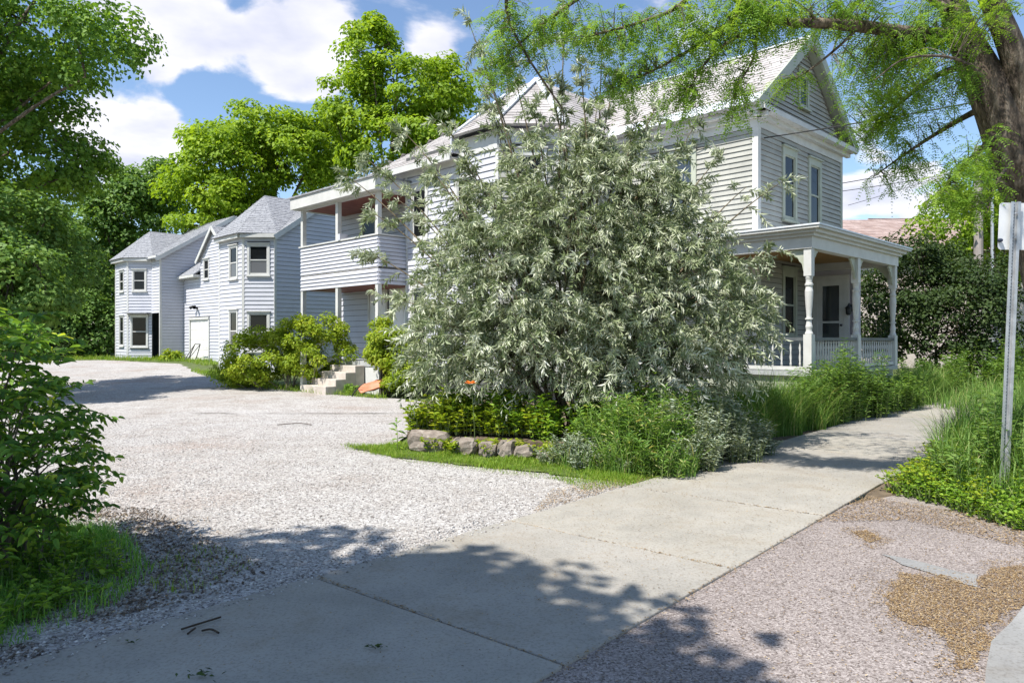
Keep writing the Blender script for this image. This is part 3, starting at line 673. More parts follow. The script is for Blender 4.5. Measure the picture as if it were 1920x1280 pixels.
# --- front porch
porch = thing('front_porch', hp(-1, 0, 0), 'wraparound front porch with turned posts and low balustrade', 'porch')
PA, PB0, PB1, PBK, FZ = -2.0, -2.04, 2.5, 3.95, .92
m = MB(); m.hexa(slab_h(PA - .08, -.03, PB0 - .08, PB1 + .08, FZ - .08, FZ)); m.hexa(slab_h(-.029, PBK, PB0 - .08, -.03, FZ - .08, FZ)); m.build('deck', M_floor, porch)
m = MB(); m.hexa(slab_h(PA, PA + .04, PB0, PB1, .05, FZ - .081)); m.hexa(slab_h(PA + .041, PBK, PB0, PB0 + .04, .05, FZ - .081)); m.build('skirt', M_trimg, porch)
def turned_post(p, z0, z1):
    m = MB(); hb = .68
    m.box((p.x, p.y, z0 + hb / 2), (.075, .075, hb / 2), math.radians(45))
    zt = z1 - .50; m.box((p.x, p.y, (zt + z1) / 2), (.07, .07, (z1 - zt) / 2), math.radians(45))
    h = zt - (z0 + hb)
    prof = [(.070, 0), (.072, .02), (.055, .05), (.052, .08), (.062, .13), (.048, .20), (.044, .25), (.068, .255), (.068, .28), (.044, .285), (.046, .33), (.060, .50), (.070, .66), (.072, .74), (.060, .80), (.058, .83), (.073, .84), (.073, .87), (.056, .88), (.054, .93), (.066, .97), (.068, 1.0)]
    m.lathe((p.x, p.y, z0 + hb), [(r, t * h) for r, t in prof], 16)
    return m.build('turned_post', M_trim, porch)
BZ = 3.16
posts = [(PA, PB0), (PA, .25), (PA, PB1), (1.1, PB0), (PBK - .1, PB0)]
for a, b in posts: turned_post(hp(a, b, 0), FZ, BZ)
# beam, crown, roof and ceiling
m = MB(); m.hexa(slab_h(PA - .09, PA + .09, PB0 - .09, PB1 + .09, BZ, BZ + .24)); m.hexa(slab_h(PA + .091, PBK, PB0 - .09, PB0 + .09, BZ, BZ + .24)); m.hexa(slab_h(PA + .091, -.03, PB1 - .09, PB1 + .09, BZ, BZ + .24)); m.build('beam', M_trim, porch)
m = MB()
for lo, hi, o in ((BZ + .215, BZ + .27, .15), (BZ + .271, BZ + .33, .22), (BZ + .331, BZ + .375, .30)):
    m.hexa(slab_h(PA - o, PA - .088, PB0 - o, PB1 + o, lo, hi)); m.hexa(slab_h(PA - .087, PBK, PB0 - o, PB0 - .088, lo, hi)); m.hexa(slab_h(PA - .087, -.05, PB1 + .088, PB1 + o, lo, hi))
m.build('crown_moulding', M_trim, porch)
zr = BZ + .378
m = MB()
def tri(pts): m.prism(pts, (0, 0, .03))
tri([hp(PA - .32, PB0 - .32, zr), hp(PA - .32, PB1 + .32, zr), hp(-.02, PB1 - .1, zr + .36), hp(-.02, -.02, zr + .36)])
tri([hp(PA - .32, PB0 - .32, zr), hp(-.02, -.02, zr + .36), hp(PBK, -.02, zr + .36), hp(PBK, PB0 - .32, zr)])
tri([hp(PA - .32, PB1 + .32, zr), hp(-.03, PB1 + .32, zr), hp(-.03, PB1 - .1, zr + .36)])
m.build('porch_roof', M_metal, porch)
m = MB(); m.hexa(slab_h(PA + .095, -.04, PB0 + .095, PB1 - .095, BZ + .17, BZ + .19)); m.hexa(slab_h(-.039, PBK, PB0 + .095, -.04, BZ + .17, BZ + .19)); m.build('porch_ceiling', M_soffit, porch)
def bracket(p, d, s=.34):
    """scroll-sawn bracket under the beam: a quarter curve with a lobe"""
    d = Vector(d).normalized(); pts = [(0.07, 0), (s, 0), (s, -.05), (s * .86, -.06), (s * .74, -.13), (s * .62, -.14), (s * .50, -.22), (s * .36, -.27), (.07 + s * .08, -.40), (0.07, -.42)]
    n = d.cross(Vector((0, 0, 1))) * .02
    m = MB(); m.prism([p + d * x + Vector((0, 0, z)) - n for x, z in pts], n * 2); m.build('bracket', M_trimg, porch)
for a, b, ds in ((PA, PB0, (BV, AV)), (PA, .25, (BV, -BV)), (PA, PB1, (-BV, AV)), (1.1, PB0, (AV, -AV))):
    for d in ds: bracket(hp(a, b, BZ - .002), d)
# rails and balusters
RZ0, RZ1 = FZ + .09, FZ + .565
bal_me = None
def railing(p, q, gap=.125):
    p, q = Vector(p), Vector(q); L = (q - p).length; d = (q - p) / L; rz = math.atan2(d.y, d.x)
    m = MB(); stick(m, p + d * .07 + Vector((0, 0, RZ1 + .03)), q - d * .07 + Vector((0, 0, RZ1 + .03)), .05, .03); m.build('top_rail', M_rail, porch)
    m = MB(); stick(m, p + d * .07 + Vector((0, 0, RZ0 - .03)), q - d * .07 + Vector((0, 0, RZ0 - .03)), .035, .03); m.build('bottom_rail', M_trim, porch)
    n = int((L - .16) / gap); h = RZ1 - RZ0; global bal_me
    for k in range(n):
        c = p + d * (.08 + (k + .5) * (L - .16) / n)
        if bal_me is None:
            mb = MB(); mb.lathe((0, 0, 0), [(.016, 0), (.019, .07), (.013, .09), (.021, .20), (.013, .31), (.013, .34), (.022, .42), (.013, .53), (.019, .60), (.016, h * 1.0)] if False else [(.017, 0), (.021, h * .12), (.013, h * .17), (.023, h * .35), (.013, h * .55), (.022, h * .72), (.013, h * .86), (.019, h * .92), (.017, h)], 7)
            bal_me = mb.build('baluster', M_trim, porch, smooth=True)
            o = bal_me
        else:
            o = bpy.data.objects.new('baluster', bal_me.data); link(o, porch)
        o.location = (c.x, c.y, RZ0)
railing(hp(PA, PB0, 0), hp(PA, .25, 0)); railing(hp(PA, .25, 0), hp(PA, PB1, 0)); railing(hp(PA, PB0, 0), hp(1.1, PB0, 0), .17); railing(hp(1.1, PB0, 0), hp(PBK - .1, PB0, 0), .17)
# entry vestibule at the street end of the porch
ves = thing('entry_vestibule', hp(-.5, 3.4, 0), 'pale lilac entry vestibule with glazed door under the porch', 'entry')
VW = HW(-.04, PB1 + .10, -1.13, PB1 + .10); VF = HW(-1.13, PB1 + .10, -1.13, 3.0)
m = MB(); VW.box(m, 0, VW.L, -.1, 0, .9, 3.36); VF.box(m, .0, VF.L, -.1, 0, .3, 3.36); m.build('wall', M_lavender, ves)
dd = (.24, .86)
m = MB(); VW.box(m, dd[0] - .12, dd[0], 0, .04, .92, 2.92); VW.box(m, dd[1], dd[1] + .12, 0, .04, .92, 2.92); VW.box(m, dd[0] - .12, dd[1] + .12, 0, .042, 2.921, 3.05); m.build('door_frame', M_trim, ves)
m = MB(); VW.box(m, dd[0] + .001, dd[0] + .11, .0, .03, .93, 2.92); VW.box(m, dd[1] - .11, dd[1] - .001, .0, .03, .93, 2.92); VW.box(m, dd[0] + .11, dd[1] - .11, .0, .028, 2.80, 2.92); VW.box(m, dd[0] + .11, dd[1] - .11, .0, .028, .93, 1.25); VW.box(m, dd[0] + .11, dd[1] - .11, .0, .026, 1.9, 1.95); dr2 = m.build('door', M_trim, ves)
for z0, z1 in ((1.25, 1.9), (1.95, 2.80)):
    m = MB(); VW.box(m, dd[0] + .11, dd[1] - .11, .0, .014, z0, z1); m.build('pane', M_skyglass, dr2)
m = MB(); m.lathe(VW.p(dd[1] - .05, .07, 1.85), [(.0, -.03), (.03, -.02), (.03, .02), (.0, .03)], 8); m.build('door_knob', M_black, dr2)
# low bay on the far side of the house, its dark hipped roof showing past the corner
q0, q1, q2, q3 = hp(-.35, 4.85, 3.95), hp(-.35, 6.6, 3.75), hp(3.2, 6.6, 3.75), hp(3.2, 4.85, 3.95)
pk0, pk1 = hp(.5, 4.86, 4.80), hp(2.4, 4.86, 4.80); pk2 = hp(.5, 5.25, 4.80); pk3 = hp(2.4, 5.25, 4.80)
roof('roof', house, [hp(-.45, 4.4, 3.75), hp(-.45, 6.6, 3.75), pk2, hp(.5, 4.9, 4.80)], M_darkroof, seed=8, tw=.2, expo=.13)
roof('roof', house, [hp(-.45, 6.6, 3.75), q2, pk3, pk2], M_darkroof, seed=9, tw=.2, expo=.13)
m = MB(); w = HW(.2, 4.86, .2, 6.2); w.box(m, 0, w.L, -.1, 0, .3, 3.8); w = HW(.2, 6.2, 3, 6.2); w.box(m, 0, w.L, -.1, 0, .3, 3.8); m.build('side_bay_wall', M_side, house)
m = MB(); m.hexa(slab_h(-1.2, -.02, PB1 + .02, 3.1, 3.36, 3.5)); m.build('roof', M_trim, ves)
m = MB(); m.hexa(slab_h(-1.1, -.02, PB1 + .13, 2.98, 0, .9)); m.build('foundation', M_found, ves)
lam = thing('wall_lantern', VW.p(1.0, .08, 2.2), 'black iron wall lantern beside the porch door', 'lantern')
m = MB(); m.box(VW.p(1.02, .02, 2.25), (.03, .03, .08), math.radians(45)); m.build('back_plate', M_black, lam)
m = MB(); m.tube(bez(VW.p(1.02, .04, 2.3), VW.p(1.02, .16, 2.42), VW.p(1.02, .18, 2.30), 6), .012, 5); m.build('arm', M_black, lam)
m = MB(); m.lathe(VW.p(1.02, .18, 2.08), [(.03, 0), (.06, .03), (.07, .16), (.09, .17), (.02, .23), (.01, .25)], 8); m.build('lamp_body', M_black, lam)

# ------------------------------------------------------------------ townhouses at the back of the lot
TK = Vector(((515 - 960) / FPX * 28.2, 28.2, 0))
def tp(a, b, z): return TK + AV * a + BV * b + Vector((0, 0, z))
def TW(a0, b0, a1, b1): p, q = tp(a0, b0, 0), tp(a1, b1, 0); return Wall((p.x, p.y), (q.x, q.y))
def corner(t, parent, w, z0, z1, at_end=False, mat=M_trim):
    m = MB()
    if at_end: w.box(m, w.L - .07, w.L + .03, -.05, .03, z0, z1)
    else: w.box(m, -.03, .07, -.05, .03, z0, z1)
    m.build('corner_board', mat, parent)
CR = .165
# unit with the chamfered bay, next to the balcony
t1 = thing('near_townhouse', tp(1.5, 1, .28), 'blue grey vinyl townhouse with corner bay windows behind the round bushes', 'townhouse')
g1 = .2
wA = TW(0, 0, 0, 7.8); wC = TW(.877, -.877, 0, 0); wB = TW(3.0, -.877, .877, -.877); wR = TW(3.0, 1.9, 3.0, -.877)
def rz1(b): return float(np.interp(b, (-1.2, 0, 3.9, 7.8), (4.75, 5.60, 8.40, 5.6)))
m = MB(); m.prism([wA.p(0, -.002, g1), wA.p(7.8, -.002, g1)] + [wA.p(b, -.002, rz1(b) - .06) for b in (7.8, 3.9, 0)], -wA.n * .1); m.build('end_wall', M_wall, t1)
for w in (wC, wB, wR): sheath(w, t1, g1, 5.6)
def lim1(z):
    bs = np.linspace(0, 7.8, 79); ok = [b for b in bs if rz1(b) - .1 > z]
    return (min(ok), max(ok)) if ok else (3.9, 3.9)
boards(wA, t1, .3, 8.2, CR, M_vinyl, limits=lim1, one=False, t0=.05)
wins = {'C': [(.62, .70, 4.05, 5.15), (.62, .70, 1.1, 2.5)], 'B': [(1.35, .62, 3.95, 5.15), (1.35, .62, 1.1, 2.6)]}
for q in wins['C']: window(wC, t1, *q, case=.09, head=0, glass=M_glass2)
for q in wins['B']: window(wB, t1, *q, case=.09, head=0, glass=M_glass2)
boards(wC, t1, .25, 5.5, CR, M_vinyl, [win_open(*q, case=.09, head=0) for q in wins['C']], one=False)
boards(wB, t1, .25, 5.5, CR, M_vinyl, [win_open(*q, case=.09, head=0) for q in wins['B']], one=False)
for w, e in ((wC, False), (wB, False), (wA, False)): corner(None, t1, w, .25, 5.55)
m = MB(); wC.box(m, -.05, wC.L + .05, -.05, .20, 5.46, 5.60); wB.box(m, -.1, wB.L - .05, -.05, .2, 5.461, 5.599); m.build('eave_fascia', M_trim, t1)
apx = tp(2.45, .8, 7.56); apr = tp(2.45, 2.7, 7.56)
k0, k1, k2, k3 = tp(-.18, .0, 5.62), tp(.75, -1.15, 5.62), tp(3.2, -1.15, 5.62), tp(4.3, .2, 5.75)
roof('roof', t1, [k0, k1, apx], M_asphs, tw=.3, expo=.15, seed=21); roof('roof', t1, [k1, k2, apx], M_asphs, tw=.3, expo=.15, seed=22)
roof('roof', t1, [k2, tp(3.2, .02, 5.62), apr, apx], M_asphs, tw=.3, expo=.15, seed=23); roof('roof', t1, [k0, apx, apr], M_asphs, tw=.3, expo=.15, seed=24)
roof('roof', t1, [tp(-.18, -.1, 5.53), tp(-.18, 1.59, 6.748), tp(3.2, 1.59, 6.748), tp(3.2, -.1, 5.53)], M_asphs, tw=.3, expo=.15, seed=27)
roof('roof', t1, [tp(-.18, 1.6, 6.755), tp(-.18, 3.9, 8.412), tp(7.0, 3.9, 8.412), tp(7.0, 1.6, 6.755)], M_asphs, tw=.3, expo=.15, seed=25)
roof('roof', t1, [tp(-.18, 8.1, 5.5), tp(-.18, 3.9, 8.42), tp(7.0, 3.9, 8.42), tp(7.0, 8.1, 5.5)], M_asphs, tw=.8, expo=.5, seed=26)
m = MB()
for (b0, z0), (b1, z1) in (((-.1, 5.46), (3.9, 8.33)), ((3.92, 8.33), (8.1, 5.4))): stick(m, tp(-.20, b0, z0), tp(-.20, b1, z1), .02, .10)
m.build('rake_board', M_trim, t1)
m = MB(); wB2 = TW(7.0, 1.92, 3.0, 1.92); wB2.box(m, 0, 4, -.1, 0, g1, 6.9); m.build('link_wall', M_vinyl, t1)

# garage link
t2 = thing('garage_link', tp(9.5, 3, .45), 'low vinyl garage wing with a small gable between the two townhouses', 'garage')
gw_ = TW(14.18, 1.92, 7.0, 1.92)       # s=0 at the far unit
def gs(a): return 14.18 - a
g2 = .35
m = MB(); gw_.box(m, 0, gw_.L, -.1, -.001, g2, 5.0); m.prism([gw_.p(gs(11.95), -.001, 5.0), gw_.p(gs(8.45), -.001, 5.0), gw_.p(gs(8.45), -.001, 5.72), gw_.p(gs(10.2), -.001, 7.2), gw_.p(gs(11.95), -.001, 5.72)], -gw_.n * .1); m.build('wall', M_wall, t2)
gd = (gs(13.2), gs(10.85), .46, 2.56)
dwn = (gs(11.15), .55, 4.65, 5.6)
boards(gw_, t2, .4, 4.9, CR, M_vinyl, [(gd[0] - .12, gd[1] + .12, gd[2] - .2, gd[3] + .12), win_open(*dwn, case=.08, head=0)], one=False)
def lim2(z):
    if z < 5.72: return (gs(11.95) + .02, gs(8.45) - .02)
    t = (z - 5.72) / 1.48 * 1.75; return (gs(11.95) + t, gs(8.45) - t)
boards(gw_, t2, 4.9, 7.15, CR, M_vinyl, [win_open(*dwn, case=.08, head=0)], limits=lim2, one=False)
window(gw_, t2, *dwn, case=.08, head=0)
m = MB(); gw_.box(m, gd[0] - .12, gd[0], -.05, .07, gd[2] - .1, gd[3]); gw_.box(m, gd[1], gd[1] + .12, -.05, .07, gd[2] - .1, gd[3]); gw_.box(m, gd[0] - .12, gd[1] + .12, -.05, .10, gd[3] + .001, gd[3] + .12); m.build('door_frame', M_trim, t2)
ph = (gd[3] - gd[2]) / 4
for k in range(4):
    m = MB(); gw_.box(m, gd[0], gd[1], .0005, .012, gd[2] + k * ph + .006, gd[2] + (k + 1) * ph - .006)
    for j in range(4):
        u0 = gd[0] + (j + .12) * (gd[1] - gd[0]) / 4; u1 = gd[0] + (j + .88) * (gd[1] - gd[0]) / 4
        gw_.box(m, u0, u1, .0121, .02, gd[2] + k * ph + .10, gd[2] + (k + 1) * ph - .10)
    m.build('door_panel', M_garage, t2)
roof('roof', t2, [tp(14.18, 1.55, 4.92), tp(11.9, 1.55, 4.92), tp(11.9, 4.6, 7.2), tp(14.18, 4.6, 7.2)], M_asphs, tw=.3, expo=.16, seed=31)
m = MB(); gw_.box(m, 0, gs(11.95), .0, .38, 4.78, 4.91); m.build('eave_fascia', M_trim, t2)
roof('roof', t2, [tp(12.15, 1.75, 5.60), tp(10.2, 1.75, 7.25), tp(10.2, 5, 7.25), tp(12.15, 5, 5.6)], M_asphs, tw=.3, expo=.16, seed=32)
roof('roof', t2, [tp(8.25, 1.75, 5.60), tp(10.2, 1.75, 7.25), tp(10.2, 5, 7.25), tp(8.25, 5, 5.6)], M_asphs, tw=.3, expo=.16, seed=33)
roof('roof', t2, [tp(7.0, 3.0, 5.0), tp(14.0, 3.0, 5.0), tp(14.0, 4.67, 8.0), tp(7.0, 4.67, 8.0)], M_asphs, tw=.5, expo=.3, seed=34)
m = MB()
for s_ in (-1, 1): stick(m, tp(10.2 + s_ * 1.97, 1.73, 5.52), tp(10.2, 1.73, 7.18), .02, .08)
m.build('rake_board', M_trim, t2)
lt = thing('garage_floodlight', gw_.p(gs(12.3), .15, 3.2), 'small twin floodlight mounted above the garage door', 'light')
m = MB(); m.box(gw_.p(gs(12.3), .05, 3.18), (.06, .06, .06), math.radians(45)); m.build('mount', M_black, lt)
for s_ in (-1, 1):
    m = MB(); m.tube([gw_.p(gs(12.3), .10, 3.2), gw_.p(gs(12.3) + s_ * .12, .2, 3.26), gw_.p(gs(12.3) + s_ * .26, .3, 3.18)], [.03, .06, .09], 8); m.build('lamp_head', M_black, lt)

# far unit
t3 = thing('far_townhouse', tp(17, 2.5, .5), 'far pale vinyl townhouse with two storey bay at the end of the drive', 'townhouse')
g3 = .45; FB = .67; HE = 6.0
vA = TW(14.18, FB, 14.18, 8.6); vF = TW(15.38, FB, 14.18, FB); vC = TW(16.33, FB - .95, 15.38, FB); vB = TW(18.3, FB - .95, 16.33, FB - .95); vD = TW(19.25, FB, 18.3, FB - .95); vL = TW(19.25, 8.6, 19.25, FB)
def rz3(b): return float(np.interp(b, (FB - 1, FB, 4.67, 8.6), (HE - .6, HE, 8.54, 6.0)))
m = MB(); m.prism([vA.p(0, -.002, g3), vA.p(vA.L, -.002, g3), vA.p(vA.L, -.002, 5.95), vA.p(4.0, -.002, 8.46), vA.p(0, -.002, HE - .06)], -vA.n * .1); m.build('end_wall', M_wall, t3)
def lim3(z): return (0.02, vA.L) if z < HE - .1 else ((z - HE + .1) / .635, max(vA.L - (z - HE + .1) / .65, (z - HE + .1) / .635))
boards(vA, t3, .55, 8.3, CR, M_vinyl, limits=lim3, one=False)
for w in (vC, vB, vD, vL): sheath(w, t3, g3, 5.8)
sheath(vF, t3, 2.95, 5.95)
boards(vF, t3, 2.95, 5.9, CR, M_vinyl, one=False)
w3 = {'C': [(.66, .62, 4.2, 5.25), (.66, .80, 1.15, 2.75)], 'B': [(1.1, .62, 4.2, 5.25), (1.1, .62, 1.2, 2.75)]}
for q in w3['C']: window(vC, t3, *q, case=.09, head=0)
for q in w3['B']: window(vB, t3, *q, case=.09, head=0)
boards(vC, t3, .5, 5.8, CR, M_vinyl, [win_open(*q, case=.09, head=0) for q in w3['C']], one=False)
boards(vB, t3, .5, 5.8, CR, M_vinyl, [win_open(*q, case=.09, head=0) for q in w3['B']], one=False)
for w, e in ((vC, False), (vB, False), (vA, False)): corner(None, t3, w, g3 + .05, 5.8)
m = MB(); rec = TW(15.36, FB + .9, 14.25, FB + .9); rec.box(m, 0, rec.L, -.1, 0, g3, 2.95); m.build('recess_wall', M_vinyl, t3)
m = MB(); rec.box(m, .15, .95, .002, .03, .55, 2.6); m.build('door', M_trimg, t3)
m = MB(); vF.box(m, vF.L - .12, vF.L, -.12, 0, g3, 2.949); m.build('porch_post', M_trim, t3)
m = MB(); vC.box(m, -.1, vC.L + .02, -.05, .22, 5.78, 5.92); vB.box(m, -.15, vB.L - .02, -.05, .22, 5.781, 5.919); vF.box(m, .05, vF.L + .1, -.05, .25, 5.86, 6.0); m.build('eave_fascia', M_trim, t3)
bx = tp(17.3, 1.2, 7.66); br = tp(17.3, 3.4, 7.66)
c0, c1, c2, c3 = tp(15.1, FB - .05, 5.95), tp(16.2, FB - 1.25, 5.95), tp(18.5, FB - 1.25, 5.95), tp(19.6, FB - .1, 5.95)
roof('roof', t3, [c0, c1, bx], M_asphs, tw=.3, expo=.16, seed=41); roof('roof', t3, [c1, c2, bx], M_asphs, tw=.3, expo=.16, seed=42); roof('roof', t3, [c2, c3, bx], M_asphs, tw=.3, expo=.16, seed=43)
roof('roof', t3, [c0, bx, br], M_asphs, tw=.3, expo=.16, seed=44); roof('roof', t3, [c3, br, bx], M_asphs, tw=.4, expo=.2, seed=45)
roof('roof', t3, [tp(13.98, FB - .3, HE - .15), tp(13.98, 4.67, 8.58), tp(19.5, 4.67, 8.58), tp(19.5, FB - .3, HE - .15)], M_asphs, tw=.3, expo=.16, seed=46)
roof('roof', t3, [tp(13.98, 8.9, 5.85), tp(13.98, 4.67, 8.58), tp(19.5, 4.67, 8.58), tp(19.5, 8.9, 5.85)], M_asphs, tw=.8, expo=.5, seed=47)
m = MB(); stick(m, tp(13.96, FB - .3, HE - .25), tp(13.96, 4.67, 8.48), .02, .10); stick(m, tp(13.96, 4.69, 8.48), tp(13.96, 8.9, 5.75), .02, .10); m.build('rake_board', M_trim, t3)
m = MB(); vC.box(m, .0, 1.30, .03, .50, 2.92, 2.98); m.build('awning', M_asphs, t3)

# neighbour's house behind the right hand hedge
nb = thing('neighbour_house', (17, 31, 0), 'neighbouring house with brown shingle roof behind the right hand hedge', 'house')
m = MB(); m.prism([(14.6, 31, .3), (24, 31, .3), (24, 31, 5.3), (14.6, 31, 5.3)], (0, 6, 0)); m.build('wall', mat_plain('pink_beige_wall', (.55, .46, .42), (.66, .58, .54), 3, .8, .1), nb)
roof('roof', nb, [(14.3, 30.6, 5.25), (24.4, 30.6, 5.25), (24.4, 34, 7.2), (14.3, 34, 7.1)], M_redroof, tw=.4, expo=.2, seed=51)
roof('roof', nb, [(14.3, 37.4, 5.25), (24.4, 37.4, 5.25), (24.4, 34, 7.2), (14.3, 34, 7.1)], M_redroof, tw=.9, expo=.6, seed=52)
m = MB(); stick(m, (14.28, 30.6, 5.25), (14.28, 34, 7.12), .05, .06); m.build('rake_board', M_trim, nb)
m = MB(); m.prism([(14.62, 31.02, 5.3), (14.62, 36.9, 5.3), (14.62, 34, 7.05)], (.05, 0, 0)); m.build('gable_wall', M_wall, nb)
# ------------------------------------------------------------------ plants
def mat_bark():
    m, nt, b, out = mat_new('ridged_bark'); no = noise_node(nt, 16, 6, .65, stretch=(1, 1, .22)); n2 = noise_node(nt, 3, 4, .6)
    c = ramp(nt, no.outputs['Fac'], ((.36, (.035, .025, .019)), (.5, (.13, .10, .078)), (.66, (.27, .225, .185))))
    c = mixc(nt, 1.0, c, ramp(nt, n2.outputs['Fac'], ((.3, (.75, .75, .72)), (.7, (1.15, 1.1, 1.0)))), 'MULTIPLY')
    nt.links.new(c, b.inputs['Base Color']); b.inputs['Roughness'].default_value = .95; bump(nt, b, no.outputs['Fac'], 1.0, .05); return m
M_bark = mat_bark()
M_twig = mat_plain('grey_twig', (.10, .085, .065), (.20, .17, .13), 9, .9, .3)
L_maple = mat_leaf('maple_leaf', ((0, (.035, .075, .012)), (.5, (.075, .14, .02)), (1, (.13, .20, .03))), .42, gain=2.0)
L_bright = mat_leaf('bright_leaf', ((0, (.07, .125, .010)), (.5, (.135, .205, .014)), (1, (.21, .28, .02))), .48, gain=1.85)
L_dark = mat_leaf('dark_leaf', ((0, (.022, .042, .012)), (.5, (.045, .08, .02)), (1, (.09, .135, .035))), .3, gain=0.95)  # gain cut: the tree shade over the thicket is put into the colour
L_mid = mat_leaf('mid_leaf', ((0, (.035, .075, .016)), (.5, (.07, .125, .025)), (1, (.12, .18, .045))), .4, gain=2.05)
L_silver = mat_leaf('silver_leaf', ((0, (.10, .135, .05)), (.3, (.21, .25, .13)), (.62, (.37, .395, .28)), (.85, (.52, .53, .44)), (1, (.66, .66, .60))), .25, .45, .4, tcol=(1.0, 1.1, .75), gain=1.35)
L_locust = mat_leaf('locust_leaflet', ((0, (.055, .11, .018)), (.5, (.11, .19, .025)), (1, (.21, .29, .035))), .5, gain=1.9)
L_grass = mat_leaf('grass_blade', ((0, (.045, .095, .018)), (.5, (.085, .155, .03)), (.9, (.15, .22, .06)), (1, (.30, .27, .13))), .4, gain=1.9)
L_lawn = mat_leaf('lawn_blade', ((0, (.08, .15, .012)), (.6, (.15, .25, .025)), (1, (.27, .30, .07))), .45)
L_weed = mat_leaf('weed_leaf', ((0, (.06, .125, .014)), (.5, (.12, .215, .024)), (1, (.22, .31, .04))), .45, gain=1.65)
L_sage = mat_leaf('grey_green_leaf', ((0, (.10, .13, .09)), (.5, (.18, .22, .16)), (1, (.34, .37, .30))), .25)
L_lime = mat_leaf('lime_leaf', ((0, (.10, .16, .012)), (.5, (.19, .26, .018)), (1, (.31, .34, .04))), .45, gain=1.45)

def leaf_arrays(pos, axis, nrm, L, W, fold=.22, droop=.12, oval=False):
    axis = unit(axis); side = unit(np.cross(nrm, axis)); up = np.cross(axis, side); L = L[:, None]; W = W[:, None]; n = len(pos)
    if not oval:
        V = np.stack([pos, pos + axis * L * .45 + side * W * .5 + up * fold * W, pos + axis * L - up * droop * L, pos + axis * L * .45 - side * W * .5 + up * fold * W], 1)
        return V.reshape(-1, 3), (np.array([(0, 1, 2), (0, 2, 3)])[None] + (np.arange(n) * 4)[:, None, None]).reshape(-1, 3), 4
    V = np.stack([pos, pos + axis * L * .3 + side * W * .46 + up * fold * W, pos + axis * L * .68 + side * W * .40 + up * (fold * W - droop * L * .4), pos + axis * L - up * droop * L,
                  pos + axis * L * .68 - side * W * .40 + up * (fold * W - droop * L * .4), pos + axis * L * .3 - side * W * .46 + up * fold * W], 1)
    return V.reshape(-1, 3), (np.array([(0, 1, 2, 3), (0, 3, 4, 5)])[None] + (np.arange(n) * 6)[:, None, None]).reshape(-1, 4), 6
def leaf_obj(name, pos, axis, nrm, L, W, mat, parent=None, rnd=None, **k):
    V, F, m = leaf_arrays(np.asarray(pos), axis, nrm, L, W, **k)
    r = rng.random(len(pos)) if rnd is None else np.clip(rnd, 0, 1)
    return np_mesh(name, V, F, mat, parent, rnd=np.repeat(r, m))
def blob_points(blobs, n, shell=.55):
    vol = np.array([b[3] * b[4] * b[5] for b in blobs]) ** .75; idx = rng.choice(len(blobs), n, p=vol / vol.sum()); B = np.array(blobs)[idx]
    r = rng.random(n) ** (1 / 3) * (1 - shell) + shell * (.75 + .25 * rng.random(n)); r = np.minimum(r, 1.0)
    return B[:, :3] + rdir(n) * r[:, None] * B[:, 3:6], B[:, :3]
def tree(name, base, blobs, label, cat='tree', group=None, mat=L_maple, clumps=160, per=130, rc=(.7, 1.1), leaf=(.16, .26), trunk=.28, limbs=14, leafw=.75, shell=.55, trunk_mat=None, flat=.7, oval=False, top=None, twigs=True, hue=.35):
    """tapered trunk, limbs running out to the clumps, and a crown of leaf clumps with gaps between them"""
    base = np.array(base, float); root = thing(name, base, label, cat, group)
    C, ctr = blob_points(blobs, clumps, shell)
    C[:, 2] = np.maximum(C[:, 2], base[2] + .25)
    cc = np.array(blobs)[:, :3].mean(0); zt = np.array([b[2] for b in blobs]).max() if top is None else top
    # trunk and limbs
    wood = []
    tip = np.array([cc[0], cc[1], zt]); path = catmull([base - (0, 0, .15), base + (tip - base) * .3 + rng.normal(0, .12, 3) * (1, 1, 0), base + (tip - base) * .65 + rng.normal(0, .15, 3) * (1, 1, 0), tip], 5)
    rad = trunk * (1 - np.linspace(0, 1, len(path)) * .88); rad[0] *= 1.25; wood.append(tube_arr(path, rad, 8))
    order = rng.permutation(clumps)[:limbs * 3]; ends = []
    for j, i in enumerate(order[:limbs]):
        k = min(len(path) - 2, int(len(path) * rng.uniform(.3, .85))); p = path[k]; q = C[i]
        mid = p + (q - p) * .5 + np.array([0, 0, .12 * np.linalg.norm(q - p)]) * rng.uniform(-.3, 1)
        b = bez(p, mid, q, 7); wood.append(tube_arr(b, np.linspace(rad[k] * .5, .02 * (trunk / .28 + .3), 7), 5)); ends.append(b)
    if ends:
        pool = np.concatenate(ends)
        for i in order[limbs:]:
            q = C[i]; p = pool[np.argmin(((pool - q) ** 2).sum(1))]
            wood.append(tube_arr(bez(p, (p + q) / 2 + rng.normal(0, .1, 3), q, 4), np.linspace(.03, .008, 4) * (trunk / .28 + .3), 4))
    V, F = merge(wood); np_mesh('trunk', V, F, trunk_mat or M_bark, root, smooth=True)
    # leaves: each clump is a lumpy cap of leaves
    n = clumps * per; ci = np.repeat(np.arange(clumps), per); R = rng.uniform(rc[0], rc[1], clumps)[ci]
    d = rdir(n); d[:, 2] = d[:, 2] * .75 + .22; d = unit(d)
    off = d * (R * (.45 + .55 * rng.random(n) ** .5))[:, None] * np.array([1, 1, flat]); pos = C[ci] + off
    out = unit(C - ctr + 1e-6)[ci]
    nrm = unit(d * .7 + np.array([0, 0, .7]) + out * .3 + rng.normal(0, .38, (n, 3)))
    ax = unit(np.cross(nrm, rdir(n)) + out * .2 - np.array([0, 0, .25]))
    L = rng.uniform(leaf[0], leaf[1], n)
    rnd = rng.random(n) * (1 - hue) + hue * rng.random(clumps)[ci]
    leaf_obj('crown', pos, ax, nrm, L, L * leafw * rng.uniform(.8, 1.15, n), mat, root, rnd, oval=oval)
    return root
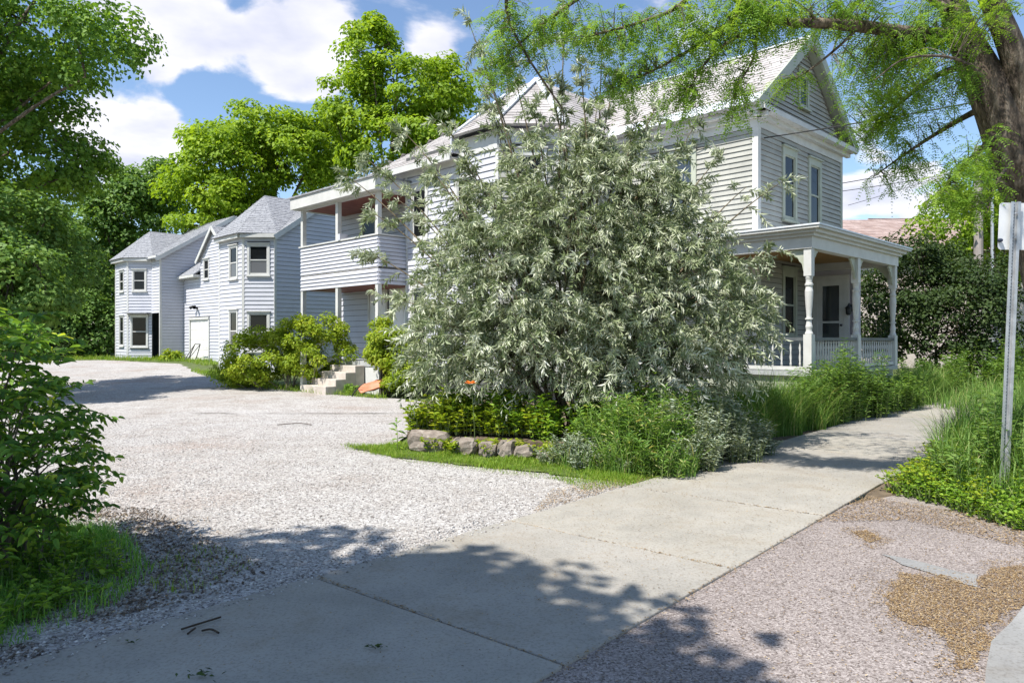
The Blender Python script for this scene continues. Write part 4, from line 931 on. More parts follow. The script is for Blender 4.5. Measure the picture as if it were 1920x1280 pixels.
def shrub(name, base, blobs, label, mat, clumps=60, per=120, rc=(.25, .4), leaf=(.05, .09), group=None, cat='shrub', stems=10, stem_r=.012, leafw=.55, oval=False, flat=.85, shell=.6, hue=.35):
    base = np.array(base, float); root = thing(name, base, label, cat, group)
    C, ctr = blob_points(blobs, clumps, shell); C[:, 2] = np.maximum(C[:, 2], base[2] + .10)
    wood = []
    for i in rng.permutation(clumps)[:stems]:
        q = C[i]; p = base + rng.normal(0, .12, 3) * (1, 1, 0)
        if abs(q[0] - base[0]) > 1: p = p + np.array([(q[0] - base[0]) * .6, (q[1] - base[1]) * .6, 0])
        p[2] = base[2] - .05
        wood.append(tube_arr(bez(p, p * .6 + q * .4 + (0, 0, .3 * (q[2] - p[2])), q, 7), np.linspace(stem_r * 1.6, stem_r * .4, 7), 5))
    V, F = merge(wood); np_mesh('stems', V, F, M_twig, root)
    n = clumps * per; ci = np.repeat(np.arange(clumps), per); R = rng.uniform(rc[0], rc[1], clumps)[ci]
    d = rdir(n); d[:, 2] = d[:, 2] * .8 + .15; d = unit(d)
    pos = C[ci] + d * (R * (.35 + .65 * rng.random(n) ** .5))[:, None] * np.array([1, 1, flat]); pos[:, 2] = np.maximum(pos[:, 2], base[2] + .02)
    out = unit(C - ctr + 1e-6)[ci]
    nrm = unit(d * .6 + np.array([0, 0, .7]) + out * .3 + rng.normal(0, .4, (n, 3))); ax = unit(np.cross(nrm, rdir(n)) + out * .3 - np.array([0, 0, .15]))
    L = rng.uniform(leaf[0], leaf[1], n); rnd = rng.random(n) * (1 - hue) + hue * rng.random(clumps)[ci]
    leaf_obj('leaves', pos, ax, nrm, L, L * leafw * rng.uniform(.8, 1.2, n), mat, root, rnd, oval=oval)
    return root
def pxb(px, py, d, rpx, rpy, rd): c = Wd(px, py, d); return (c[0], c[1], c[2], rpx / FPX * d, rd, rpy / FPX * d)
def base_at(px, d): return ((px - 960) / FPX * d, d, float(gz(d)))

# --- trees behind the buildings
tree('maple_tree', base_at(470, 48), [pxb(430, 330, 48, 110, 95, 4), pxb(560, 320, 49, 90, 100, 4), pxb(380, 380, 46, 90, 70, 3), pxb(480, 260, 49, 85, 62, 3.5), pxb(600, 270, 50, 55, 70, 3)],
     'broad bright yellow green maple rising behind the townhouses', mat=L_bright, clumps=300, per=130, rc=(.65, 1.2), leaf=(.20, .32), trunk=.45, shell=.75, group='trees behind the townhouses')
tree('tall_maple_tree', base_at(735, 44), [pxb(690, 110, 44, 50, 75, 2.2), pxb(760, 180, 44, 95, 70, 3), pxb(660, 190, 44, 55, 75, 2.4), pxb(840, 190, 45, 55, 75, 2.4), pxb(730, 270, 44, 110, 60, 3), pxb(800, 250, 43, 80, 60, 2.5)],
     'tall loose crowned maple rising highest behind the house roof', mat=L_bright, clumps=210, per=135, rc=(.6, 1.15), leaf=(.19, .31), trunk=.35, shell=.7, group='trees behind the townhouses')
tree('shade_tree', base_at(225, 52), [pxb(250, 430, 52, 80, 120, 4), pxb(175, 500, 50, 80, 130, 4), pxb(290, 360, 53, 45, 60, 3)],
     'darker green tree between the left maple and the far townhouse', mat=L_mid, clumps=230, per=120, rc=(.8, 1.3), leaf=(.22, .34), trunk=.4, shell=.7, group='trees behind the townhouses')
tree('shade_tree', base_at(60, 44), [pxb(60, 520, 44, 120, 120, 4), pxb(130, 560, 43, 80, 90, 3), pxb(20, 430, 45, 90, 90, 4)],
     'deep green tree at the far left end of the drive', mat=L_mid, clumps=210, per=120, rc=(.7, 1.2), leaf=(.2, .32), trunk=.35, shell=.7, group='trees behind the townhouses')
for i, (px, py, d, rx, ry, lab) in enumerate(((60, 640, 41, 90, 32, 'dense low bush at the far left beyond the drive'), (175, 615, 42, 55, 60, 'rounded bush beside the far townhouse wall'))):
    shrub('hedge_bush', base_at(px, d), [pxb(px, py, d, rx, ry, 1.5)], lab, L_mid if i else L_dark, clumps=70, per=110, rc=(.5, .9), leaf=(.14, .24), group='bushes at the end of the drive', stems=8, stem_r=.03, leafw=.7)
# big maple whose boughs hang in at the upper left
tree('overhanging_maple', (-16.8, 17.5, .05), [pxb(40, 60, 19, 130, 120, 2.6), pxb(190, 60, 18, 60, 60, 1.4), pxb(40, 260, 20, 120, 120, 2.6), pxb(130, 300, 21, 55, 60, 1.8), pxb(-120, 120, 19, 160, 220, 3), pxb(60, 400, 22, 80, 70, 2), pxb(235, 85, 18, 28, 45, .7), pxb(130, 130, 18, 60, 35, 1.0)],
     'large dark green maple with boughs hanging in at the upper left', mat=L_maple, clumps=330, per=135, rc=(.35, .70), leaf=(.09, .15), trunk=.26, limbs=18, shell=.5, top=11, leafw=.85)
tree('young_maple', (-13.0, 17.5, .05), [pxb(20, 440, 18, 70, 90, 1.4), pxb(30, 540, 17, 95, 80, 1.3), pxb(100, 500, 19, 60, 60, 1.2)],
     'young maple with pale green leaves at the left edge of the drive', mat=L_mid, clumps=120, per=130, rc=(.35, .6), leaf=(.09, .15), trunk=.14, limbs=14, shell=.6, leafw=.85)
# shade tree behind the camera: its shadow lies over the near end of the lot
tree('street_maple', (-7.2, -2.6, 0), [(-6.0, -.2, 7.0, 3.2, 2.9, 2.0), (-3.9, -.1, 6.2, 1.5, 2.2, 1.4), (-3.3, -1.8, 6.0, 1.7, 1.8, 1.2)],
     'maple beside the camera whose shadow falls across the sidewalk', mat=L_maple, clumps=210, per=110, rc=(.55, .9), leaf=(.18, .26), trunk=.3, shell=.25, leafw=.95)
# right background
tree('lilac_thicket', base_at(1750, 22), [pxb(1690, 560, 22, 75, 120, 1.6), pxb(1790, 600, 21, 90, 110, 1.6), pxb(1890, 600, 21, 90, 120, 1.8), pxb(1740, 520, 23, 70, 80, 1.6), pxb(1640, 590, 24, 60, 80, 1.2)],
     'dark thicket of lilac behind the right end of the porch', 'shrub', mat=L_dark, clumps=300, per=115, rc=(.3, .6), leaf=(.07, .12), trunk=.06, limbs=26, shell=.4, leafw=.75, top=3.2)
tree('box_elder', base_at(1880, 27), [pxb(1790, 420, 27, 60, 65, 1.6), pxb(1850, 380, 27, 80, 90, 2), pxb(1930, 430, 28, 90, 110, 2)],
     'light green box elder behind the street sign', mat=L_bright, clumps=110, per=110, rc=(.45, .8), leaf=(.12, .20), trunk=.22, shell=.5)

# --- bushes by the stoop
shrub('round_bush', base_at(540, 20.6), [pxb(500, 668, 20.6, 80, 52, .9), pxb(600, 655, 20.3, 70, 62, .8), pxb(450, 700, 21.5, 45, 30, .6), pxb(560, 640, 20.6, 60, 45, .7)], 'large rounded yellow green bush left of the stoop steps', L_lime, clumps=150, per=150, rc=(.18, .34), leaf=(.06, .11), group='bushes by the stoop', stems=16, leafw=.6)
shrub('round_bush', base_at(720, 19.2), [pxb(735, 655, 18.9, 45, 38, .45), pxb(758, 698, 18.6, 42, 34, .45), pxb(715, 640, 19.2, 22, 40, .4)], 'yellow green bush right of the stoop steps against the wall', L_lime, clumps=85, per=140, rc=(.16, .30), leaf=(.06, .10), group='bushes by the stoop', stems=10, leafw=.6)
shrub('small_weed', base_at(658, 19.6), [pxb(660, 730, 19.4, 14, 10, .16)], 'small green weed at the foot of the steps', L_weed, clumps=8, per=40, rc=(.06, .12), leaf=(.05, .09), stems=5, stem_r=.006)
shrub('tall_weed', base_at(320, 37.5), [pxb(322, 668, 37.5, 20, 9, .4)], 'sunlit weeds at the foot of the far townhouse wall', L_lime, clumps=14, per=50, rc=(.15, .3), leaf=(.10, .18), stems=5)

# --- the big silver willow shrub in the middle
def willow():
    base = np.array((.95, 10.6, 0.0)); root = thing('silver_willow', base, 'huge silver leaved willow shrub hiding the middle of the house', 'shrub')
    blobs = [(.7, 10.3, 2.3, 1.5, 1.1, 1.15), (-.32, 10.5, 2.3, .90, .9, 1.05), (-.15, 10.7, 3.15, .85, .9, .75), (2.2, 10.3, 2.15, 1.0, 1.0, 1.1), (1.2, 10.4, 3.4, 1.25, .9, .75), (2.9, 10.4, 1.75, .65, .9, .8), (2.2, 10.6, 3.1, .7, .8, .7),
             (.2, 10.0, 1.45, 1.2, .8, .6), (1.9, 9.8, 1.15, 1.1, .8, .65), (.6, 10.5, 4.05, .7, .6, .45), (-.85, 10.3, 1.5, .55, .7, .6), (1.7, 10.5, 3.95, .55, .5, .4)]
    wood = []; tips = []
    # stems fan out from the base
    for i in range(46):
        b = blobs[rng.choice(len(blobs))]
        q = np.array(b[:3]) + rdir(1)[0] * np.array(b[3:6]) * rng.uniform(.5, .9)
        p = base + rng.normal(0, .22, 3) * (1, .7, 0); p[2] = -.05
        mid = p * .55 + q * .45 + np.array((0, 0, .45 * max(q[2], .8)))
        pth = bez(p, mid, q, 9); wood.append(tube_arr(pth, np.linspace(rng.uniform(.022, .04), .008, 9), 6)); tips.append(pth[3:])
    # tall leaders that stand clear of the crown
    for (px, py, d) in ((880, 45, 10.6), (1010, 60, 10.4), (1060, 10, 10.8), (1085, 90, 10.2), (1160, 120, 10.6), (900, 150, 10.9), (760, 250, 11.0), (690, 300, 11.2), (650, 330, 11.4), (700, 400, 10.8), (680, 470, 11.0), (1460, 345, 10.0), (1400, 350, 10.2), (960, 130, 10.5), (1230, 200, 10.5), (1120, 190, 10.3), (830, 230, 10.8), (740, 370, 10.6), (720, 560, 10.8), (1440, 470, 10.2), (1440, 560, 10.0), (1345, 300, 10.4), (1300, 240, 10.6), (1000, 200, 10.2), (930, 230, 10.7), (860, 290, 10.4), (800, 310, 10.5), (1190, 230, 10.4), (1050, 160, 10.6), (900, 100, 10.8), (1130, 60, 10.7)):
        q = Wd(px, py, d); p = base + rng.normal(0, .15, 3) * (1, .7, 0) + (q - base) * np.array((.35, .35, .35)); p = np.array((p[0], p[1], max(1.2, q[2] * .45)))
        mid = p * .45 + q * .55 + np.array((0, 0, .35)); pth = bez(p, mid, q, 10)
        wood.append(tube_arr(pth, np.linspace(.020, .005, 10), 5)); tips += [pth[5:], pth[7:]]
    V, F = merge(wood); np_mesh('stems', V, F, mat_plain('willow_bark', (.10, .08, .05), (.22, .17, .11), 12, .9, .3), root, smooth=True)
    pool = np.concatenate(tips)
    # leafy shoots: start in the crown, arch out, droop at the end
    NS = 3000; P0, ctr = blob_points(blobs, NS, .5)
    keep = P0[:, 2] > .15; P0, ctr = P0[keep], ctr[keep]
    NLD = 900; lead = pool[rng.integers(0, len(pool), NLD)] + rng.normal(0, .05, (NLD, 3)); P0 = np.vstack([P0, lead]); ctr = np.vstack([ctr, np.tile(np.array((.9, 10.4, 1.6)), (NLD, 1))])
    NS = len(P0)
    od = unit(unit(P0 - ctr) * np.array((1, 1, .6)) + np.array((0, 0, .35)) + rng.normal(0, .45, (NS, 3)))
    SL = rng.uniform(.22, .55, NS); SL[-NLD:] *= .6
    nl = 30; t = np.linspace(.05, 1, nl)[None, :, None]
    sag = (rng.uniform(.25, .75, NS) * SL)[:, None, None]
    pts = P0[:, None, :] + od[:, None, :] * SL[:, None, None] * t - np.array((0, 0, 1.))[None, None, :] * sag * t ** 2
    tw = []
    for i in range(0, NS, 2): tw.append(tube_arr(pts[i, ::5], np.linspace(.0045, .0015, len(pts[i, ::5])), 3))
    V, F = merge(tw); np_mesh('twigs', V, F, M_twig, root)['kind'] = 'stuff'
    tan = unit(np.gradient(pts, axis=1)); n = NS * nl
    tan = tan.reshape(-1, 3); pos = pts.reshape(-1, 3)
    sd = unit(np.cross(tan, rdir(n)))
    ax = unit(tan * .75 + sd * .75 + np.array((0, 0, -.30))); nrm = unit(np.cross(ax, np.cross(tan, ax)) + rng.normal(0, .5, (n, 3)) + np.array((0, 0, .3)))
    L = rng.uniform(.075, .135, n); keep = rng.random(n) < .92
    sh = rng.random(NS); rnd = np.clip(.55 * np.repeat(sh, nl) + .55 * rng.random(n) - .05, 0, 1)
    keep &= pos[:, 2] > .05
    leaf_obj('leaves', pos[keep], ax[keep], nrm[keep], L[keep], L[keep] * rng.uniform(.14, .215, keep.sum()), L_silver, root, rnd[keep], fold=.3, droop=.18)
willow()

# --- honey locust at the right: trunk, long boughs over the top of the view, feathery leaves
def locust():
    base = np.array((5.75, 7.3, 0)); root = thing('honey_locust', base, 'honey locust with furrowed trunk arching its boughs across the upper right', 'tree')
    D = 7.6
    def Q(px, py, d=D): return Wd(px, py, d)
    tr = [base - (0, 0, .1), (5.62, 7.35, 1.5), Q(1945, 400), Q(1912, 310), Q(1872, 205), Q(1832, 120), Q(1795, 40, 7.7), Q(1770, -80, 7.9), Q(1760, -260, 8.2)]
    wood = [tube_arr(catmull(tr, 5), np.interp(np.linspace(0, 1, 41), (0, .1, .4, .6, 1), (.36, .28, .25, .185, .07)), 12)]
    l2 = [Q(1928, 350), Q(1925, 250, 7.5), Q(1905, 120, 7.4), Q(1872, 30, 7.3), Q(1840, -40, 7.2), Q(1800, -200, 7.0)]
    wood.append(tube_arr(catmull(l2, 5), np.linspace(.17, .07, 26), 10))
    boughs = [([Q(1800, 66), Q(1725, 64, 7.4), Q(1612, 50, 7.2), Q(1537, 44, 7.0), Q(1462, 40, 6.9), Q(1390, 6, 6.9), Q(1300, -60, 7.0)], .075, .022),
              ([Q(1462, 40, 6.9), Q(1395, 62, 6.9), Q(1330, 110, 7.0), Q(1290, 170, 7.1)], .026, .006),
              ([Q(1430, -40, 6.8), Q(1395, 18, 6.9), Q(1312, 82, 7.1), Q(1230, 130, 7.4), Q(1130, 175, 7.8)], .03, .006),
              ([Q(1420, 60, 6.9), Q(1412, 110, 6.9), Q(1382, 165, 7.0)], .016, .005),
              ([Q(1330, -60, 6.9), Q(1275, 10, 7.0), Q(1200, 42, 7.2), Q(1100, 70, 7.5)], .03, .007),
              ([Q(1200, -80, 7.2), Q(1080, 0, 7.4), Q(1000, 60, 7.6), Q(930, 120, 7.9)], .03, .006),
              ([Q(960, -60, 7.3), Q(950, 20, 7.5), Q(985, 100, 7.6), Q(1055, 205, 7.8)], .022, .008),
              ([Q(1780, 20), Q(1700, -20, 8.0), Q(1600, 10, 8.4), Q(1560, 100, 8.6)], .05, .008),
              ([Q(1835, 120), Q(1760, 140, 8.0), Q(1680, 200, 8.3), Q(1620, 265, 8.5)], .045, .007),
              ([Q(1865, 190), Q(1790, 230, 8.0), Q(1710, 280, 8.2), Q(1640, 330, 8.4)], .04, .006),
              ([Q(1880, 240), Q(1830, 290, 7.3), Q(1790, 330, 7.2), Q(1740, 390, 7.2)], .03, .006),
              ([Q(1900, 300), Q(1870, 340, 7.0), Q(1850, 400, 6.9)], .02, .006),
              ([Q(1850, 150), Q(1790, 110, 7.0), Q(1700, 110, 6.8), Q(1640, 150, 6.7)], .018, .005),
              ([Q(1612, 50, 7.2), Q(1570, 90, 7.2), Q(1520, 130, 7.3), Q(1490, 150, 7.4)], .018, .005),
              ([Q(1537, 44, 7.0), Q(1500, 10, 6.8), Q(1440, -30, 6.8)], .02, .006)]
    paths = []
    for pts, r0, r1 in boughs:
        c = catmull(pts, 6); wood.append(tube_arr(c, np.linspace(r0, r1, len(c)), 6)); paths.append(c)
    V, F = merge(wood)
    tk = np_mesh('trunk', V, F, M_bark, root, smooth=True)
    # twigs with pinnate leaves: where the photograph shows foliage
    regions = [(1330, 60, 7.0, 110, 85, .5, 230), (1430, 25, 6.9, 80, 45, .4, 130), (1280, 170, 7.2, 60, 60, .4, 60), (1660, 120, 7.6, 90, 80, .6, 220), (1680, 220, 8.2, 100, 75, .5, 170),
               (1740, 60, 7.6, 110, 70, .7, 190), (1560, 20, 7.2, 130, 35, .6, 160), (1200, 90, 7.5, 80, 80, .5, 130), (1070, 45, 7.5, 110, 50, .5, 130), (960, 60, 7.6, 60, 75, .4, 90), (930, 130, 7.8, 45, 50, .3, 40),
               (1690, 320, 8.3, 75, 45, .4, 55), (1800, 350, 7.1, 70, 70, .4, 140), (1840, 280, 7.2, 50, 60, .4, 36), (1770, 160, 7.4, 55, 60, .5, 60), (1850, 25, 7.0, 60, 40, .5, 40), (1380, 190, 7.0, 40, 60, .3, 45), (1170, 150, 7.7, 50, 50, .4, 50), (1640, 180, 8.4, 80, 80, .4, 80), (1480, 150, 7.4, 40, 35, .3, 20)]
    pool = np.concatenate(paths); tw = []; R0 = []; RD = []; grp = []
    for (px, py, d, rx, ry, rd, n) in regions:
        n = int(n * .56)
        c = Wd(px, py, d); cr = np.array((rx / FPX * d, rd, ry / FPX * d)); g = rng.random()
        q = c + rdir(n) * cr * (rng.random(n) ** .45)[:, None]
        for j in range(n):
            p = pool[np.argmin(((pool - q[j]) ** 2).sum(1) + rng.random(len(pool)) * .05)]
            v = q[j] - p; Lv = np.linalg.norm(v)
            if Lv > .5: p = q[j] - v / Lv * .5
            b = bez(p, p + (q[j] - p) * .5 + (0, 0, .07), q[j] - (0, 0, .03), 6)
            tw.append(tube_arr(b, np.linspace(.006, .002, 6), 3))
            k = rng.integers(4, 7); ti = rng.integers(2, 6, k); R0.append(b[ti] + rng.normal(0, .015, (k, 3)))
            dv = unit(unit(b[-1] - b[-2])[None] * .5 + rng.normal(0, .8, (k, 3)) * (1, 1, .45)); RD.append(dv); grp.append(np.full(k, g * .3 + .7 * rng.random()))
    V, F = merge(tw); np_mesh('twigs', V, F, M_twig, root)['kind'] = 'stuff'
    R0 = np.concatenate(R0); RD = np.concatenate(RD); grp = np.concatenate(grp); n = len(R0); m = 9
    RL = rng.uniform(.12, .21, n); t = np.linspace(.12, 1, m)[None, :, None]
    pts = R0[:, None] + RD[:, None] * RL[:, None, None] * t - np.array((0, 0, 1.)) * (RL * rng.uniform(.25, .7, n))[:, None, None] * t ** 2
    tan = unit(np.gradient(pts, axis=1)); upv = unit(np.array((0, 0, 1.)) + rng.normal(0, .35, (n, 3)))[:, None]
    side = unit(np.cross(tan, np.broadcast_to(upv, tan.shape)))
    P, A, Nn, r = [], [], [], []
    for s in (-1, 1):
        P.append(pts.reshape(-1, 3)); A.append((side * s + tan * .45 + rng.normal(0, .12, tan.shape)).reshape(-1, 3)); Nn.append((np.cross(side, tan) * 1 + rng.normal(0, .2, tan.shape)).reshape(-1, 3)); r.append(np.repeat(grp, m))
    P, A, Nn, r = map(np.concatenate, (P, A, Nn, r)); k = len(P); L = rng.uniform(.022, .036, k)
    # unseen top of the crown, added to shade the house front, verge and sidewalk
    C, ct = blob_points([(5.6, 7.4, 8.2, 3.2, 2.5, 1.6), (8.8, 9.0, 8.0, 2.6, 2.4, 1.4), (2.2, 6.9, 7.6, 2.4, 1.8, .8), (3.2, 5.2, 8.0, 2.0, 1.5, 1.0)], 190, .4); ci = np.repeat(np.arange(190), 80); kk = len(ci)
    pp = C[ci] + rng.normal(0, .3, (kk, 3)) * (1, 1, .6)
    P = np.vstack([P, pp]); A = np.vstack([A, rdir(kk)]); Nn = np.vstack([Nn, unit(rng.normal(0, .5, (kk, 3)) + (0, 0, 1))]); r = np.concatenate([r, rng.random(kk)]); 
    k = len(P); L = rng.uniform(.022, .036, k); L[-kk:] *= 3.0
    leaf_obj('crown', P, A, Nn, L, L * .42, L_locust, root, r * .75 + .25 * rng.random(k), fold=.1, droop=.1)
locust()

# --- grass and ground plants
def blades(name, P, h0, h1, w, mat, label, lean=.35, z=0, seg=3, rndlo=0, rndhi=1, cat='grass', droop=.5):
    n = len(P); h = rng.uniform(h0, h1, n) * (.62 + .38 * np.sin(P[:, 0] * 5.1 + 1.3 * np.sin(P[:, 1] * 3.7)) * np.sin(P[:, 1] * 4.3 + P[:, 0] * 1.9) + .15 * rng.normal(size=n)).clip(.25, 1.2); a = rng.uniform(0, 6.283, n); ln = rng.uniform(.05, lean, n) * h
    dx, dy = np.cos(a) * ln, np.sin(a) * ln; b = np.stack([P[:, 0], P[:, 1], gz(P[:, 1]) + z - .01], -1)
    sx = np.stack([-np.sin(a), np.cos(a), np.zeros(n)], -1) * (w * rng.uniform(.6, 1.3, n))[:, None] * .5
    rows = []
    for k in range(seg):
        t = k / seg; c = b + np.stack([dx * t ** 2, dy * t ** 2, h * (t - droop * .3 * t ** 3)], -1); ww = 1 - t * .6
        rows += [c - sx * ww, c + sx * ww]
    tip = b + np.stack([dx * 1.15, dy * 1.15, h * (1 - droop * .3)], -1); V = np.stack(rows + [tip], 1); m = 2 * seg + 1
    f = []
    for k in range(seg - 1): f += [(2 * k, 2 * k + 1, 2 * k + 3), (2 * k, 2 * k + 3, 2 * k + 2)]
    f.append((2 * seg - 2, 2 * seg - 1, 2 * seg))
    F = (np.array(f)[None] + (np.arange(n) * m)[:, None, None]).reshape(-1, 3)
    r = rndlo + (rndhi - rndlo) * rng.random(n)
    return tag(np_mesh(name, V.reshape(-1, 3), F, mat, rnd=np.repeat(r, m)), label, cat, kind='stuff')
blades('short_grass', scatter(rough_poly(verge, .14, .09, 21), 16000), .03, .10, .006, L_lawn, 'short bright green grass along the edge of the gravel', lean=.9)
blades('verge_stragglers', scatter([(-2.5, 10.5), (-2.3, 10.0), (-1.2, 8.9), (.3, 7.9), (1.3, 7.4), (1.9, 7.9), (.3, 9.2), (-1.2, 10.2)], 5200), .02, .07, .005, L_lawn, 'stray grass tufts spreading into the gravel', lean=1.0)
blades('corner_grass', scatter([(.75, 7.25), (1.2, 7.5), (2.0, 8.15), (1.7, 8.4), (1.0, 8.3), (.4, 8.0)], 2600), .02, .09, .006, L_lawn, 'thin dry grass where the verge meets the sidewalk', lean=1.0)
bank = [(2.6, 9.3), S(9.6, SW1 + .16), S(12, SW1 + .1), S(16, SW1), S(20.5, SW1 - .6), (11.5, 20), (7.6, 15.2), (4.2, 12.2), (2.2, 10.6)]
def tall(q): return np.clip(1.25 - (q[:, 1] - 8) / 16, .25, 1)
blades('tall_grass', scatter(rough_poly(bank, .3, .15, 4), 30000, bias=lambda q: tall(q) * np.clip(.15 + edge_dist(q, bank) / .35, 0, 1)), .50, 1.15, .011, L_grass, 'tall uncut grass between the sidewalk and the porch', lean=.8, seg=4)
blades('tall_grass_front', scatter([(1.2, 7.95), (2.0, 7.9), S(8.6, SW1 + .1), S(10, SW1 + .2), (3.4, 10.0), (1.0, 9.2), (.45, 8.7)], 5200), .18, .62, .009, L_grass, 'mid height grass at the front of the planting bed', lean=1.1, seg=4)
rside = [S(6.95, 1.9), S(9, SW0 - .1), S(13, SW0 - .05), S(18, SW0 + .1), (13.5, 17.5), (12, 12), (8.5, 8.0), (5.6, 5.5), (4.6, 5.75), (3.95, 6.0)]
blades('right_tall_grass', scatter([S(9.5, SW0 - .25), S(13, SW0 - .05), S(18, SW0 + .2), (14, 17.5), (12, 12), (8.5, 8.2), (6.2, 5.4), (4.6, 5.75), (4.0, 6.6)], 42000, bias=lambda q: np.clip(1.2 - (q[:, 1] - 6) / 12, .2, 1)), .45, 1.05, .010, L_grass, 'tall grass on the right of the sidewalk round the sign post', lean=.6, seg=4)
blades('far_grass', scatter([S(17, SW0 - .2), S(18.5, SW1 + .2), (13, 20), (16, 22), (18, 18)], 6000), .4, .95, .014, L_grass, 'rank grass closing over the far end of the sidewalk', lean=.6, seg=3)
blades('drive_end_grass', scatter([(-31, 36.5), (-21.5, 37.3), (-16, 35.5), (-13.6, 32), (-13.2, 33.5), (-15.5, 37), (-20.5, 40), (-30, 40)], 6000), .10, .35, .02, L_lawn, 'grass at the foot of the townhouses', lean=.7)
blades('wall_foot_grass', scatter([(-12.6, 28.4), (-10, 24.3), (-7.2, 20.7), (-4.4, 18.6), (-3.0, 17.6), (-3.2, 18.4), (-6.6, 21.4), (-9.6, 25.6), (-11.5, 28.8)], 5200), .06, .28, .012, L_lawn, 'grass strip along the edge of the drive below the bushes', lean=.8)
lg = [(-4.2, 6.2), (-3.0, 5.6), (-2.35, 4.75), (-2.25, 4.1), (-2.45, 3.55), (-3.6, 3.0), (-5, 4.5)]
blades('left_grass', scatter(lg, 20000, bias=lambda q: np.where(q[:, 0] > -2.65 - .25 * (q[:, 1] - 4), .35, 1)), .05, .20, .006, mat_leaf('shade_lifted_blade', ((0, (.04, .10, .015)), (.6, (.08, .17, .03)), (1, (.15, .23, .05))), .45, gain=2.5), 'fresh green grass at the lower left corner', lean=1.2, seg=3)  # gain brightens the blade colour to offset the tree's shadow
blades('dirt_tufts', scatter([(-2.3, 5.4), (-1.7, 4.9), (-1.9, 4.3), (-2.5, 4.4)], 350), .03, .10, .005, L_lawn, 'thin grass tufts growing through the dirty gravel', lean=.9)

def weed(name, x, y, h, nst, spread, L, W, mat, label, group, droop=.2, cat='weed', step=.06, up=.5, z0=None, oval=True, acc=None):
    """upright leafy stems with paired leaves"""
    z = float(gz(y)) if z0 is None else z0; root = None if acc else thing(name, (x, y, z), label, cat, group); wood = []; P, A = [], []
    for s in range(nst):
        a = rng.uniform(0, 6.28); r = spread * rng.random() ** .5; p = np.array((x + r * .5 * math.cos(a), y + r * .5 * math.sin(a), z - .02)); q = np.array((x + r * math.cos(a), y + r * math.sin(a), z + h * rng.uniform(.6, 1.0)))
        b = bez(p, (p[0], p[1], z + h * .5), q, 8); wood.append(tube_arr(b, np.linspace(.006, .002, 8), 4))
        m = max(4, int(h / step)); tt = np.linspace(.12, 1, m)
        for k, t in enumerate(tt):
            i = t * 7; c = b[int(i)] + (b[min(7, int(i) + 1)] - b[int(i)]) * (i % 1); an = k * 1.6 + a
            for d in (0, math.pi): P.append(c); A.append((math.cos(an + d), math.sin(an + d), up * rng.uniform(.3, 1.2)))
    P = np.array(P); A = np.array(A) + rng.normal(0, .2, (len(P), 3)); n = len(P); Ls = rng.uniform(.7, 1.15, n) * L
    if acc: acc[0].extend(wood); acc[1].append(P); acc[2].append(A); acc[3].append(Ls); return
    V, F = merge(wood); np_mesh('stems', V, F, M_weedstem, root)
    leaf_obj('leaves', P, A, unit(np.array((0, 0, 1.)) + rng.normal(0, .3, (n, 3))), Ls, Ls * W, mat, root, oval=oval, droop=droop)
    return root
M_weedstem = mat_plain('weed_stem', (.10, .15, .04), (.18, .22, .08), 8, .7, .1)
def many(name, poly, n, h, nst, spread, L, W, mat, label, group, **k):
    """a stand of weeds that runs together: one mass of stems and leaves"""
    global _acc
    _acc = ([], [], [], [])
    pts = scatter(rough_poly(poly, .25, .10, 3), n); ed_ = edge_dist(pts, poly)
    for (x, y), e in zip(pts, ed_): weed(name, x, y, h * rng.uniform(.6, 1.3) * min(1, .5 + e / .55), nst, spread, L, W, mat, label, group, acc=_acc, **k)
    xm, ym = np.mean(np.array(poly), 0); root = thing(name, (xm, ym, float(gz(ym))), label, 'weeds'); root['kind'] = 'stuff'
    V, F = merge(_acc[0]); np_mesh('stems', V, F, M_weedstem, root)['kind'] = 'stuff'
    P = np.concatenate(_acc[1]); A = np.concatenate(_acc[2]); Ls = np.concatenate(_acc[3]); m = len(P)
    leaf_obj('leaves', P, A, unit(np.array((0, 0, 1.)) + rng.normal(0, .35, (m, 3))), Ls, Ls * W, mat, root, oval=k.get('oval', True), droop=k.get('droop', .2))['kind'] = 'stuff'
many('leafy_weed', [(-1.35, 9.95), (-.2, 9.75), (.35, 9.5), (.45, 10.1), (-.9, 10.7), (-1.5, 10.6)], 70, .48, 7, .22, .085, .55, L_lime, 'bright yellow green leafy weed in the planting bed above the stone edging', 'leafy weeds above the stone edging', z0=.24)
many('nettle_weed', [(.3, 9.4), (1.3, 9.1), (2.6, 9.3), (3.4, 10.4), (1.5, 10.2), (.3, 9.9)], 50, .85, 6, .22, .09, .45, L_weed, 'mid green leafy weed under the silver willow', 'weeds under the willow')
many('catmint', [(.3, 8.75), (.8, 8.45), (1.35, 8.15), (1.75, 8.4), (1.0, 9.2)], 34, .40, 16, .20, .045, .38, L_sage, 'grey green bushy catmint clump at the front of the bed', 'catmint clumps at the bed front', step=.025)
many('mugwort', [(1.9, 8.1), (2.8, 8.75), (3.6, 9.8), (2.6, 9.8), (1.4, 8.6)], 48, .66, 9, .20, .075, .26, L_sage, 'silvery narrow leaved mugwort beside the sidewalk', 'mugwort beside the sidewalk', step=.035, oval=False)
many('bedstraw', [(1.1, 8.15), (1.75, 7.85), S(8.6, SW1 + .1), S(10.2, SW1 + .15), (3.6, 10.2), (1.4, 9.4), (.7, 8.9)], 95, .78, 8, .24, .085, .22, L_grass, 'rank narrow leaved green weeds spilling towards the sidewalk', None, step=.04, oval=False, up=.8)
many('leafy_weed', [(-1.3, 10.1), (-.1, 9.8), (.5, 9.6), (.5, 10.4), (-.8, 10.9)], 34, .62, 5, .3, .095, .55, L_weed, 'taller green leafy weeds behind the stone edging', None, z0=.26)
